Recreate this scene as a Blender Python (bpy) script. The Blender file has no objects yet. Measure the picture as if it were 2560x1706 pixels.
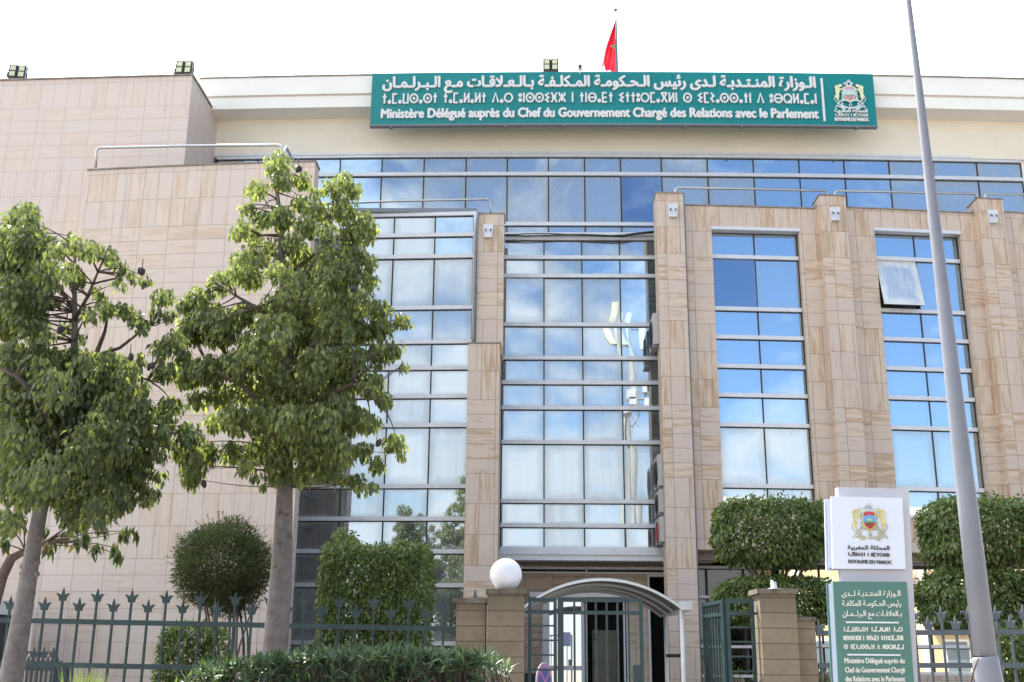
import bpy, bmesh, math, random
from mathutils import Vector, Matrix
from mathutils.geometry import tessellate_polygon
random.seed(7)
RA = math.radians
sc = bpy.context.scene
COL = sc.collection

# ------------------------------------------------------------------ camera
FPX, CX, CY, EYE = 2784.0, 1280.0, 853.0, 1.6
yaw, pit, rol = RA(1.07), RA(15.8), 0.008
Fv = Vector((-math.sin(yaw)*math.cos(pit), math.cos(yaw)*math.cos(pit), math.sin(pit)))
R0 = Vector((math.cos(yaw), math.sin(yaw), 0))
U0 = R0.cross(Fv)
Rv = R0*math.cos(rol) + U0*math.sin(rol)
Uv = U0*math.cos(rol) - R0*math.sin(rol)
cam = bpy.data.cameras.new('camera'); cam.sensor_width = 36; cam.lens = 36*FPX/2560
cam.clip_start = .1; cam.clip_end = 2000
camo = bpy.data.objects.new('camera', cam); COL.objects.link(camo)
m3 = Matrix((Rv, Uv, -Fv)).transposed()
camo.matrix_world = Matrix.Translation((0, 0, EYE)) @ m3.to_4x4()
sc.camera = camo

# ------------------------------------------------------------------ light
SUN_EL, SUN_AZ = 50.0, -32.0          # azimuth from +Y, negative = left of the view
sdir = Vector((math.sin(RA(SUN_AZ))*math.cos(RA(SUN_EL)), math.cos(RA(SUN_AZ))*math.cos(RA(SUN_EL)), math.sin(RA(SUN_EL))))
sl = bpy.data.lights.new('sun', 'SUN'); sl.energy = 4.2; sl.angle = RA(.53); sl.color = (1, .95, .86)
so = bpy.data.objects.new('sun', sl); COL.objects.link(so)
so.rotation_euler = sdir.to_track_quat('Z', 'Y').to_euler()
world = bpy.data.worlds.new('World'); sc.world = world; world.use_nodes = True
sc.view_settings.view_transform = 'Standard'; sc.view_settings.look = 'None'
sc.view_settings.exposure = 1.6; sc.view_settings.gamma = 1; sc.view_settings.use_curve_mapping = False

class NT:
    """tiny helper for building node trees"""
    def __init__(s, tree): s.t = tree; s.n = tree.nodes; s.l = tree.links
    def add(s, typ, props=None, **ins):
        n = s.n.new(typ)
        for k, v in (props or {}).items(): setattr(n, k, v)
        for k, v in ins.items():
            key = int(k[1:]) if k[0] == 'i' and k[1:].isdigit() else k.replace('_', ' ')
            s.put(n.inputs[key], v)
        return n
    def put(s, sock, v):
        if hasattr(v, 'outputs'): v = v.outputs[0]
        if hasattr(v, 'is_output'): s.l.new(v, sock)
        else: sock.default_value = v
    def m(s, op, a, b=0.0, c=0.0, clamp=False):
        n = s.n.new('ShaderNodeMath'); n.operation = op; n.use_clamp = clamp
        s.put(n.inputs[0], a); s.put(n.inputs[1], b); s.put(n.inputs[2], c)
        return n.outputs[0]
    def mix(s, f, a, b, typ='MIX'):
        n = s.n.new('ShaderNodeMix'); n.data_type = 'RGBA'; n.blend_type = typ
        s.put(n.inputs[0], f); s.put(n.inputs[6], a); s.put(n.inputs[7], b)
        return n.outputs[2]
    def ramp(s, f, stops):
        n = s.n.new('ShaderNodeValToRGB'); s.put(n.inputs[0], f)
        e = n.color_ramp.elements
        while len(e) < len(stops): e.new(.5)
        for q, (p, c) in zip(e, stops): q.position = p; q.color = c if len(c) == 4 else (*c, 1)
        return n.outputs[0]
    def noise(s, vec, scale, detail=4, rough=.55, dist=0.0):
        n = s.n.new('ShaderNodeTexNoise'); s.put(n.inputs['Vector'], vec)
        n.inputs['Scale'].default_value = scale; n.inputs['Detail'].default_value = detail
        n.inputs['Roughness'].default_value = rough; n.inputs['Distortion'].default_value = dist
        return n.outputs[0]
    def map(s, vec, scale=(1, 1, 1), loc=(0, 0, 0)):
        n = s.n.new('ShaderNodeMapping'); s.put(n.inputs[0], vec)
        n.inputs['Scale'].default_value = scale; n.inputs['Location'].default_value = loc
        return n.outputs[0]

w = NT(world.node_tree)
bg = w.n['Background']
sky = w.add('ShaderNodeTexSky', dict(sky_type='NISHITA', sun_disc=False, sun_elevation=RA(SUN_EL), sun_rotation=RA(SUN_AZ),
                                     air_density=1.0, dust_density=1.2, ozone_density=1.6))
tc = w.add('ShaderNodeTexCoord').outputs['Generated']
dz = w.add('ShaderNodeVectorMath', dict(operation='DOT_PRODUCT'), i0=tc, i1=(sdir.x, sdir.y*1.0, .1)).outputs[1]
n1 = w.noise(w.map(tc, (1.0, 1.0, 2.2), (1.3, 8.6, 6.2)), 5.2, 9, .58, .5)
side = w.add('ShaderNodeMapRange', None, i0=dz, i1=-.25, i2=.45, i3=0.0, i4=.42).outputs[0]
sx = w.add('ShaderNodeSeparateXYZ', None, i0=tc)
# more cloud low down and towards one side of the sky
low = w.m('MINIMUM', w.m('MAXIMUM', w.m('MULTIPLY', w.m('SUBTRACT', .22, sx.outputs[2]), 1.1), -.05), .17)
low = w.m('MULTIPLY_ADD', w.m('MINIMUM', w.m('MAXIMUM', w.m('SUBTRACT', sx.outputs[0], .1), -.3), .5), -.33, low)
cov = w.m('ADD', n1, w.m('ADD', w.m('ADD', side, low), .04))
cl = w.ramp(cov, [(.48, (0, 0, 0)), (.55, (.4, .4, .4)), (.64, (1, 1, 1))])
n2 = w.noise(tc, 6.0, 5)
ccol = w.mix(n2, (3.9, 4.3, 4.8, 1), (6.0, 6.3, 6.5, 1))
near = w.add('ShaderNodeMapRange', None, i0=dz, i1=-.1, i2=.6, i3=1.0, i4=3.4).outputs[0]
ccol2 = w.add('ShaderNodeVectorMath', dict(operation='SCALE'), i0=ccol)
w.put(ccol2.inputs['Scale'], near)
w.put(bg.inputs[0], w.mix(cl, sky, ccol2))
bg.inputs[1].default_value = .1

# ------------------------------------------------------------------ measuring: photo pixel -> metres on a plane at depth Y
BC, BX = .0075, -.24                   # the facade is very gently bowed in plan
TOPB = (.003, 1.0)                     # the roof band is flatter still
RIBB = (.0028, .1)
def bowy(x, b=True): return (BC*(x-BX)**2) if b is True or not b else b[0]*(x-b[1])**2
def P(px, py, Y, bow=False):
    d = Fv + Rv*((px-CX)/FPX) + Uv*((CY-py)/FPX)
    y = Y
    for _ in range(8):
        t = y/d.y; x = t*d.x
        y = Y + (bowy(x, bow) if bow else 0)
    return Vector((x, y, t*d.z+EYE))
def PX(px, py, Y, bow=True): return P(px, py, Y, bow).x
def PZ(px, py, Y, bow=True): return P(px, py, Y, bow).z

# ------------------------------------------------------------------ mesh builder
class MB:
    def __init__(s, bow=False):
        s.v = []; s.f = []; s.uv = []; s.mi = []; s.sm = []; s.bow = bow; s.cur = 0
    def face(s, pts, uv=None, smooth=False):
        b = len(s.v); s.v += [tuple(p) for p in pts]
        s.f.append(tuple(range(b, b+len(pts)))); s.mi.append(s.cur); s.sm.append(smooth)
        if uv is None:
            n = (Vector(pts[1])-Vector(pts[0])).cross(Vector(pts[2])-Vector(pts[0]))
            a = max(range(3), key=lambda i: abs(n[i]))
            uv = [((p[1], p[2]) if a == 0 else (p[0], p[2]) if a == 1 else (p[0], p[1])) for p in pts]
        s.uv.append(uv)
    def box(s, x0, x1, y0, y1, z0, z1, seg=None, skip=''):
        n = seg or (max(1, int(abs(x1-x0)/1.0)) if s.bow else 1)
        for i in range(n):
            a = x0+(x1-x0)*i/n; b = x0+(x1-x0)*(i+1)/n
            if 'f' not in skip: s.face([(a, y0, z0), (b, y0, z0), (b, y0, z1), (a, y0, z1)])
            if 'b' not in skip: s.face([(b, y1, z0), (a, y1, z0), (a, y1, z1), (b, y1, z1)])
            s.face([(a, y0, z1), (b, y0, z1), (b, y1, z1), (a, y1, z1)])
            s.face([(a, y1, z0), (b, y1, z0), (b, y0, z0), (a, y0, z0)])
        s.face([(x0, y1, z0), (x0, y0, z0), (x0, y0, z1), (x0, y1, z1)])
        s.face([(x1, y0, z0), (x1, y1, z0), (x1, y1, z1), (x1, y0, z1)])
        return s
    def hexa(s, c):                      # 8 corners: front bl br tr tl, back bl br tr tl
        for q in ((0, 1, 2, 3), (5, 4, 7, 6), (3, 2, 6, 7), (4, 5, 1, 0), (4, 0, 3, 7), (1, 5, 6, 2)):
            s.face([c[i] for i in q])
        return s
    def prism(s, poly, y0, y1, back=False, tr=None):   # poly of (x, z), front at y0
        tr = tr or (lambda x, y, z: (x, y, z))
        area = sum(poly[i-1][0]*poly[i][1]-poly[i][0]*poly[i-1][1] for i in range(len(poly)))
        if area < 0: poly = poly[::-1]
        for t in tessellate_polygon([[Vector((p[0], p[1], 0)) for p in poly]]):
            q = [poly[i] for i in t]
            ar = (q[1][0]-q[0][0])*(q[2][1]-q[0][1])-(q[2][0]-q[0][0])*(q[1][1]-q[0][1])
            if abs(ar) < 1e-12: continue
            if ar < 0: q = q[::-1]
            s.face([tr(x, y0, z) for x, z in q], [(x, z) for x, z in q])
            if back: s.face([tr(x, y1, z) for x, z in q[::-1]], [(x, z) for x, z in q[::-1]])
        for i in range(len(poly)):
            (ax, az), (bx, bz) = poly[i-1], poly[i]
            s.face([tr(ax, y1, az), tr(bx, y1, bz), tr(bx, y0, bz), tr(ax, y0, az)], [(ax, az), (bx, bz), (bx, bz), (ax, az)])
        return s
    def tube(s, pts, rad, n=8, cap=True):
        pts = [Vector(p) for p in pts]
        if not hasattr(rad, '__len__'): rad = [rad]*len(pts)
        rings = []; up = None
        for i, p in enumerate(pts):
            d = (pts[min(i+1, len(pts)-1)]-pts[max(i-1, 0)])
            if d.length < 1e-9: d = Vector((0, 0, 1))
            d.normalize()
            if up is None: up = Vector((0, 0, 1)) if abs(d.z) < .9 else Vector((1, 0, 0))
            a = d.cross(up).normalized(); up = a.cross(d).normalized()
            rings.append([p+(a*math.cos(2*math.pi*k/n)+up*math.sin(2*math.pi*k/n))*rad[i] for k in range(n)])
        b = len(s.v); L = 0
        for r in rings: s.v += [tuple(q) for q in r]
        for i in range(len(rings)-1):
            l2 = L+(pts[i+1]-pts[i]).length
            for k in range(n):
                k2 = (k+1) % n
                s.f.append((b+i*n+k2, b+i*n+k, b+(i+1)*n+k, b+(i+1)*n+k2))
                s.uv.append([((k+1)/n, L), (k/n, L), (k/n, l2), ((k+1)/n, l2)]); s.mi.append(s.cur); s.sm.append(True)
            L = l2
        if cap:
            s.f.append(tuple(b+k for k in range(n))); s.uv.append([(0, 0)]*n); s.mi.append(s.cur); s.sm.append(False)
            e = b+(len(rings)-1)*n
            s.f.append(tuple(e+n-1-k for k in range(n))); s.uv.append([(0, 0)]*n); s.mi.append(s.cur); s.sm.append(False)
        return s
    def ball(s, c, r, nu=16, nv=10, sc_=(1, 1, 1)):
        c = Vector(c); b = len(s.v)
        for j in range(nv+1):
            th = math.pi*j/nv
            for i in range(nu):
                ph = 2*math.pi*i/nu
                s.v.append((c.x+r*sc_[0]*math.sin(th)*math.cos(ph), c.y+r*sc_[1]*math.sin(th)*math.sin(ph), c.z+r*sc_[2]*math.cos(th)))
        for j in range(nv):
            for i in range(nu):
                i2 = (i+1) % nu
                q = (b+j*nu+i, b+(j+1)*nu+i, b+(j+1)*nu+i2, b+j*nu+i2)
                s.f.append(q); s.uv.append([(0, 0)]*4); s.mi.append(s.cur); s.sm.append(True)
        return s
    def build(s, name, mats, parent=None, bevel=0, origin=None):
        me = bpy.data.meshes.new(name)
        V = s.v
        if s.bow: V = [(x, y+bowy(x, s.bow), z) for x, y, z in V]
        o = bpy.data.objects.new(name, me); COL.objects.link(o)
        off = Vector((0, 0, 0))
        if parent is not None: off = Vector(parent['org']) if 'org' in parent else Vector((0, 0, 0))
        if parent is None and origin is not None: off = Vector(origin)
        V = [(x-off.x, y-off.y, z-off.z) for x, y, z in V]
        me.from_pydata(V, [], s.f)
        ul = me.uv_layers.new(name='UVMap')
        flat = [c for f in s.uv for p in f for c in p]
        ul.data.foreach_set('uv', flat)
        me.polygons.foreach_set('material_index', s.mi)
        me.polygons.foreach_set('use_smooth', s.sm)
        if not isinstance(mats, (list, tuple)): mats = [mats]
        for m in mats: me.materials.append(m)
        me.update()
        if parent is not None: o.parent = parent
        elif origin is not None: o.location = off
        if bevel:
            md = o.modifiers.new('bevel', 'BEVEL'); md.width = bevel; md.segments = 2; md.limit_method = 'ANGLE'
        return o

def tag(o, label=None, cat=None, group=None, kind=None):
    for k, v in (('label', label), ('category', cat), ('group', group), ('kind', kind)):
        if v: o[k] = v
    return o
def thing(name, loc, label, cat, group=None):
    o = bpy.data.objects.new(name, None); COL.objects.link(o); o.location = loc
    o.empty_display_size = .1
    return tag(o, label, cat, group)
# parts are written in world metres; put() re-bases them onto their thing
def put(mb, name, mats, parent, bevel=0):
    base = Vector((0, 0, 0)); p = parent
    while p is not None: base += p.location; p = p.parent
    V = mb.v
    if mb.bow: V = [(x, y+bowy(x, mb.bow), z) for x, y, z in V]
    mb.v = [(x-base.x, y-base.y, z-base.z) for x, y, z in V]; mb.bow = False
    return mb.build(name, mats, parent, bevel)
def copy_tree(o, parent=None):
    c = o.copy(); COL.objects.link(c); c.parent = parent
    for ch in o.children: copy_tree(ch, c)
    return c

# ------------------------------------------------------------------ materials
def newmat(name):
    m = bpy.data.materials.new(name); m.use_nodes = True
    t = NT(m.node_tree); b = t.n['Principled BSDF']
    return m, t, b
def simple(name, col, rough=.5, metal=0.0, var=.12, scale=9.0, bump=.0, spec=.5):
    m, t, b = newmat(name)
    tc = t.add('ShaderNodeTexCoord').outputs['Object']
    n = t.noise(tc, scale, 6, .6)
    lo = tuple(c*(1-var) for c in col)+(1,); hi = tuple(min(1, c*(1+var)) for c in col)+(1,)
    t.put(b.inputs['Base Color'], t.ramp(n, [(.3, lo), (.7, hi)]))
    n3 = t.noise(tc, scale*3.3, 4)
    t.put(b.inputs['Roughness'], t.m('MULTIPLY_ADD', n3, .25, max(.03, rough-.12)))
    b.inputs['Metallic'].default_value = metal
    b.inputs['Specular IOR Level'].default_value = spec
    if bump:
        bn = t.add('ShaderNodeBump', None, Strength=bump, Distance=.01, Height=t.noise(tc, scale*6, 6))
        t.put(b.inputs['Normal'], bn)
    return m

def stone_mat(name, base, warm, rust, U=.269, top=9.03, joint=(.16, .10, .06), jw=.007, veins=.85):
    """sandstone cladding: bands of three courses of upright tiles and five courses of flat slabs"""
    m, t, b = newmat(name)
    uv = t.add('ShaderNodeUVMap').outputs[0]
    sp = t.add('ShaderNodeSeparateXYZ', None, i0=uv)
    u, v = sp.outputs[0], sp.outputs[1]
    q = t.m('DIVIDE', t.m('SUBTRACT', v, top-5*U), U)                 # units from the bottom of the slab band
    k = t.m('FLOOR', t.m('DIVIDE', q, 11.0)); r = t.m('SUBTRACT', q, t.m('MULTIPLY', k, 11.0))
    isv = t.m('GREATER_THAN', r, 5.0)                                # 1 in the upright band
    hv = t.m('MULTIPLY_ADD', isv, 1.0, 1.0)                          # course height in units
    wv = t.m('MULTIPLY_ADD', isv, -1.0, 2.0)
    rr = t.m('DIVIDE', t.m('SUBTRACT', r, t.m('MULTIPLY', isv, 5.0)), hv)
    cc = t.m('DIVIDE', t.m('DIVIDE', t.m('ADD', u, .12), U), wv)
    ri, ci = t.m('FLOOR', rr), t.m('FLOOR', cc)
    rf, cf = t.m('FRACT', rr), t.m('FRACT', cc)
    dv = t.m('MULTIPLY', t.m('MINIMUM', rf, t.m('SUBTRACT', 1.0, rf)), t.m('MULTIPLY', hv, U))
    du = t.m('MULTIPLY', t.m('MINIMUM', cf, t.m('SUBTRACT', 1.0, cf)), t.m('MULTIPLY', wv, U))
    jn = t.noise(uv, 3.0, 3)
    jd = t.m('MINIMUM', dv, du)
    jmask = t.add('ShaderNodeMapRange', None, i0=jd, i1=jw*.35, i2=jw, i3=1.0, i4=0.0).outputs[0]
    cell = t.add('ShaderNodeCombineXYZ', None, i0=ci, i1=t.m('MULTIPLY_ADD', k, 17.0, t.m('MULTIPLY_ADD', isv, 7.0, ri)), i2=isv)
    wn = t.add('ShaderNodeTexWhiteNoise', dict(noise_dimensions='3D'), i0=cell)
    rnd, rcol = wn.outputs[0], wn.outputs[1]
    # grain runs along the long side of each tile
    gu = t.m('MULTIPLY', u, t.m('MULTIPLY_ADD', isv, 22.0, 3.0)); gv = t.m('MULTIPLY', v, t.m('MULTIPLY_ADD', isv, -19.5, 22.0))
    gvec = t.add('ShaderNodeCombineXYZ', None, i0=gu, i1=gv, i2=t.m('MULTIPLY', rnd, 90.0))
    g1 = t.noise(gvec, .55, 6, .62, .5)
    g2 = t.noise(gvec, 2.2, 5, .6)
    big = t.noise(t.map(uv, (1, .6, 1)), .55, 4, .6)
    c = t.ramp(t.m('ADD', t.m('MULTIPLY', rnd, .75), t.m('MULTIPLY', big, .4)), [(.25, base), (.8, warm)])
    vein = t.ramp(t.m('ADD', g1, t.m('MULTIPLY_ADD', rnd, .22, -.11)), [(.50, (0, 0, 0)), (.66, (.75, .75, .75)), (.8, (1, 1, 1))])
    c = t.mix(t.m('MULTIPLY', vein, veins), c, (*rust, 1))
    c = t.mix(t.m('MULTIPLY', g2, .22), c, (.62, .56, .52, 1), 'MULTIPLY')
    strk = t.noise(t.map(uv, (7.0, .35, 1)), 1.0, 5, .6)
    smask = t.ramp(strk, [(.58, (0, 0, 0)), (.75, (1, 1, 1))])
    c = t.mix(t.m('MULTIPLY', smask, .5), c, (.34, .27, .21, 1))
    c = t.mix(t.m('MULTIPLY', jmask, t.m('MULTIPLY_ADD', jn, .6, .35)), c, (*joint, 1))
    c = t.mix(1.0, c, (1.03, 1.005, .965, 1), 'MULTIPLY')
    t.put(b.inputs['Base Color'], c)
    b.inputs['Roughness'].default_value = .62
    hgt = t.m('ADD', t.m('MULTIPLY', jmask, -1.0), t.m('ADD', t.m('MULTIPLY', g2, .06), t.m('MULTIPLY', rnd, .25)))
    t.put(b.inputs['Normal'], t.add('ShaderNodeBump', None, Strength=.45, Distance=.006, Height=hgt))
    return m

M = {}
M['stone'] = stone_mat('sandstone_cladding', (.60, .50, .44), (.65, .535, .44), (.43, .275, .16))
M['stone_flare'] = stone_mat('flare_paled_sandstone', (.67, .585, .55), (.69, .595, .54), (.59, .46, .36), joint=(.40, .29, .23), jw=.006, veins=.4)  # same sandstone, paled so its colour carries the lens flare veil
M['stone_left'] = stone_mat('warm_pale_sandstone', (.65, .56, .515), (.68, .575, .505), (.53, .385, .27), joint=(.28, .18, .125), jw=.0065, veins=.6)
M['render'] = simple('cream_render', (.82, .745, .62), .85, 0, .05, 1.3, .08)
M['cornice'] = simple('cream_cornice_paint', (.86, .83, .765), .8, 0, .04, 1.2, .06)
M['alu'] = simple('pale_aluminium', (.66, .66, .68), .42, .25, .07, 5)
M['white'] = simple('white_paint', (.80, .80, .80), .4, 0, .04, 4)
M['gasket'] = simple('dark_gasket', (.02, .02, .022), .6)
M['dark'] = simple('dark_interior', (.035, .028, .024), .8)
M['soffit'] = simple('grey_soffit', (.33, .29, .26), .7)
M['steel'] = simple('brushed_steel', (.50, .50, .50), .32, .9, .08, 14)
M['doorsteel'] = simple('bronze_steel_door', (.17, .15, .12), .45, .3, .1, 6)
M['zinc'] = simple('grey_pipe_paint', (.20, .21, .24), .5)
M['capping'] = simple('weathered_capping', (.26, .22, .19), .8, 0, .3, 6)
M['green'] = simple('fence_green_paint', (.022, .047, .052), .42, 0, .35, 7)
M['greyfence'] = simple('faded_fence_paint', (.075, .092, .11), .5, 0, .25, 7)
M['lamp_post'] = simple('grey_lamp_post_paint', (.235, .235, .27), .42, 0, .14, 2.2, .05)
M['globe'] = simple('opal_globe', (.84, .83, .88), .25, 0, .02, 3)
M['signgreen'] = simple('teal_sign_panel', (.0, .205, .205), .35, 0, .06, .8)
M['totemgreen'] = simple('green_totem_panel', (.085, .205, .17), .4, 0, .05, 2)
M['letter'] = simple('silver_letters', (.70, .69, .68), .45, .0, .03, 5)
M['letter_dark'] = simple('dark_letters', (.075, .06, .06), .5)
M['letter_cream'] = simple('cream_letters', (.82, .78, .70), .5)
M['totem'] = simple('silver_totem_sheet', (.56, .555, .60), .38, .15, .03, 2)
M['totemwhite'] = simple('white_totem_panel', (.76, .79, .88), .3, 0, .02, 2)
M['blue_edge'] = simple('grey_blue_edge', (.30, .34, .44), .4, .3)
M['gold'] = simple('pale_gold', (.66, .58, .27), .45, .1, .2, 40)
M['olive'] = simple('olive_gold', (.48, .45, .30), .45, .1, .25, 40)
M['red'] = simple('enamel_red', (.62, .045, .06), .4, 0, .05)
M['blue'] = simple('enamel_blue', (.16, .40, .72), .4, 0, .05)
M['egreen'] = simple('enamel_green', (.06, .36, .20), .4)
M['brown'] = simple('enamel_brown', (.22, .12, .07), .5)
M['silver'] = simple('emblem_silver', (.66, .70, .70), .4, .1)
for k_, c_ in (('pgold', (.74, .72, .44)), ('pred', (.62, .30, .33)), ('pblue', (.46, .64, .74)), ('pgreen', (.34, .58, .48)), ('pbrown', (.42, .40, .36))): M[k_] = simple('pale_emblem_'+k_[1:], c_, .45)
M['black'] = simple('black_plastic', (.018, .018, .018), .5)
M['lens'] = simple('led_lens', (.62, .64, .42), .2, 0, .15, 30)
M['ac'] = simple('off_white_casing', (.44, .43, .42), .5, 0, .06, 5)
M['mast'] = simple('cream_antenna', (.50, .475, .36), .5)
M['mastpole'] = simple('galvanised_mast', (.34, .33, .29), .5)
M['paper'] = simple('lilac_paper', (.62, .58, .86), .8)
M['asphalt'] = simple('asphalt', (.05, .05, .052), .9, 0, .25, 3, .2)
M['paving'] = simple('paving', (.30, .27, .24), .85, 0, .15, 3, .15)
M['kerb'] = simple('kerb_concrete', (.36, .34, .32), .85)
M['soil'] = simple('soil', (.10, .075, .05), .95, 0, .3, 5, .3)
M['cork'] = simple('pink_red_enamel', (.60, .22, .45), .4)
M['signblue'] = simple('sign_blue', (.05, .10, .36), .35)

def block_mat():
    m, t, b = newmat('sandy_pillar_block')
    uv = t.add('ShaderNodeUVMap').outputs[0]
    v = t.add('ShaderNodeSeparateXYZ', None, i0=uv).outputs[1]
    q = t.m('DIVIDE', t.m('SUBTRACT', v, .06), .153)
    f = t.m('FRACT', q); rnd = t.add('ShaderNodeTexWhiteNoise', dict(noise_dimensions='1D'), W=t.m('FLOOR', q)).outputs[0]
    d = t.m('MULTIPLY', t.m('MINIMUM', f, t.m('SUBTRACT', 1.0, f)), .153)
    j = t.add('ShaderNodeMapRange', None, i0=d, i1=.002, i2=.006, i3=1.0, i4=0.0).outputs[0]
    ob = t.add('ShaderNodeTexCoord').outputs['Object']
    n = t.noise(ob, 5, 8, .65); n2 = t.noise(ob, 60, 4, .7)
    c = t.ramp(n, [(.3, (.185, .14, .095)), (.5, (.255, .205, .145)), (.72, (.31, .255, .19))])
    c = t.mix(t.m('MULTIPLY', rnd, .5), c, (.19, .145, .10, 1))
    c = t.mix(t.m('MULTIPLY', n2, .35), c, (.24, .18, .12, 1))
    up = t.ramp(t.m('ADD', t.m('MULTIPLY', t.noise(ob, 3.1, 5), .25), t.m('SUBTRACT', v, 1.9)), [(.16, (0, 0, 0)), (.42, (1, 1, 1))])
    c = t.mix(t.m('MULTIPLY', up, .5), c, (.12, .095, .07, 1))
    c = t.mix(j, c, (.10, .07, .045, 1))
    t.put(b.inputs['Base Color'], c); b.inputs['Roughness'].default_value = .9
    t.put(b.inputs['Normal'], t.add('ShaderNodeBump', None, Strength=.5, Distance=.006, Height=t.m('SUBTRACT', t.m('MULTIPLY', n2, .5), j)))
    return m
M['block'] = block_mat()
M['cap'] = simple('mossy_stone_cap', (.15, .125, .095), .95, 0, .45, 9, .4)

def glass_mat(name, tint, dirt, dirty=.5, refl=.8):
    m, t, b = newmat(name)
    uv = t.add('ShaderNodeUVMap').outputs[0]
    sp = t.add('ShaderNodeSeparateXYZ', None, i0=uv); u, v = sp.outputs[0], sp.outputs[1]
    fu, fv = t.m('FRACT', u), t.m('FRACT', v)
    eu = t.m('MINIMUM', fu, t.m('SUBTRACT', 1.0, fu)); ev = t.m('MINIMUM', fv, t.m('SUBTRACT', 1.0, fv))
    ob = t.add('ShaderNodeTexCoord').outputs['Object']
    n = t.noise(ob, 2.2, 5, .6); ns = t.noise(t.map(ob, (9, 9, .8)), 1.0, 5, .65)
    e = t.m('MINIMUM', t.m('MULTIPLY', eu, .9), ev)
    em = t.add('ShaderNodeMapRange', None, i0=t.m('ADD', e, t.m('MULTIPLY_ADD', n, .16, -.08)), i1=.0, i2=.17, i3=1.0, i4=0.0).outputs[0]
    pane = t.add('ShaderNodeTexWhiteNoise', dict(noise_dimensions='3D'), i0=t.add('ShaderNodeCombineXYZ', None, i0=t.m('FLOOR', u), i1=t.m('FLOOR', v))).outputs[0]
    f = t.m('ADD', t.m('MULTIPLY', em, .42*dirty), t.m('MULTIPLY', t.m('MULTIPLY', ns, t.m('ADD', pane, .25)), .62*dirty))
    strk = t.ramp(t.noise(t.map(ob, (16, 16, .5)), 1.0, 4, .6), [(.62, (0, 0, 0)), (.74, (1, 1, 1))])
    f = t.m('ADD', f, t.m('MULTIPLY', t.m('MULTIPLY', strk, pane), .22*dirty), clamp=True)
    dc = t.mix(t.m('MULTIPLY', t.m('MULTIPLY', em, n), .8), (*dirt, 1), (.30, .27, .21, 1))
    dif = t.add('ShaderNodeBsdfDiffuse', None, Color=dc)
    glo = t.add('ShaderNodeBsdfGlossy', None, Color=(*(c*refl for c in tint), 1), Roughness=.015)
    wob = t.add('ShaderNodeBump', None, Strength=.03, Distance=.012, Height=t.noise(ob, .8, 1))
    t.put(glo.inputs['Normal'], wob)
    fr = t.add('ShaderNodeMixShader'); t.put(fr.inputs[0], f); t.put(fr.inputs[1], glo); t.put(fr.inputs[2], dif)
    t.put(t.n['Material Output'].inputs[0], fr)
    return m
M['glass'] = glass_mat('reflective_glass', (.84, .93, 1.0), (.42, .45, .44), .78, .58)
M['glass_sky'] = glass_mat('sky_tinted_glass', (.60, .80, 1.0), (.38, .43, .44), .34, .66)  # blue of the mirrored sky put into the pane tint
M['glass_deep_sky'] = glass_mat('deep_sky_tinted_glass', (.42, .60, .86), (.26, .32, .40), .22, .56)  # deeper mirrored sky blue, also put into the tint
M['glass_low'] = glass_mat('lobby_glass', (.85, .85, .82), (.25, .22, .18), .16, .8)
M['glass_shade'] = glass_mat('recess_shade_glass', (.9, .85, .8), (.07, .06, .05), .2, .11)  # near-black panes that carry the recess shade in their colour
M['glass_open'] = glass_mat('dusty_open_sash', (.9, .95, .97), (.84, .87, .87), 1.8, .9)

def leaf_mat(name, a, b_, c_, trans=.45, rough=.38, spec=.45):
    m, t, b = newmat(name)
    g = t.add('ShaderNodeNewGeometry')
    rnd = g.outputs['Random Per Island']
    col = t.ramp(rnd, [(.0, a), (.55, b_), (1.0, c_)])
    t.put(b.inputs['Base Color'], col)
    b.inputs['Roughness'].default_value = rough; b.inputs['Specular IOR Level'].default_value = spec
    tr = t.add('ShaderNodeBsdfTranslucent')
    t.put(tr.inputs[0], t.mix(.6, col, t.mix(1.0, col, (1.9, 2.0, .75, 1), 'MULTIPLY')))
    ms = t.add('ShaderNodeMixShader'); ms.inputs[0].default_value = trans
    t.put(ms.inputs[1], b.outputs[0]); t.put(ms.inputs[2], tr)
    t.put(t.n['Material Output'].inputs[0], ms)
    return m
M['leaf'] = leaf_mat('kurrajong_leaf', (.095, .122, .056), (.170, .200, .084), (.32, .335, .14), .52)
M['leaf_shaded'] = leaf_mat('shaded_kurrajong_leaf', (.066, .087, .050), (.115, .142, .064), (.24, .26, .105), .5)  # shaded copy of the kurrajong leaf, backlit darkness put into its colours
M['leaf_big'] = leaf_mat('long_drooping_leaf', (.04, .07, .03), (.07, .10, .035), (.16, .07, .04), .4)
M['leaf_ball'] = leaf_mat('fine_topiary_leaf', (.052, .072, .032), (.085, .108, .045), (.125, .12, .06), .3, .7, .2)
M['leaf_ficus'] = leaf_mat('ficus_leaf', (.060, .092, .024), (.105, .150, .040), (.21, .25, .075), .34, .34, .45)
M['leaf_hedge'] = leaf_mat('oleander_leaf', (.045, .085, .05), (.075, .125, .065), (.14, .19, .07), .28, .42)
M['leaf_grass'] = leaf_mat('pale_grass_blade', (.16, .22, .07), (.22, .29, .09), (.28, .34, .12), .3, .5)
M['pod'] = simple('dark_seed_pod', (.03, .018, .02), .6)
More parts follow.
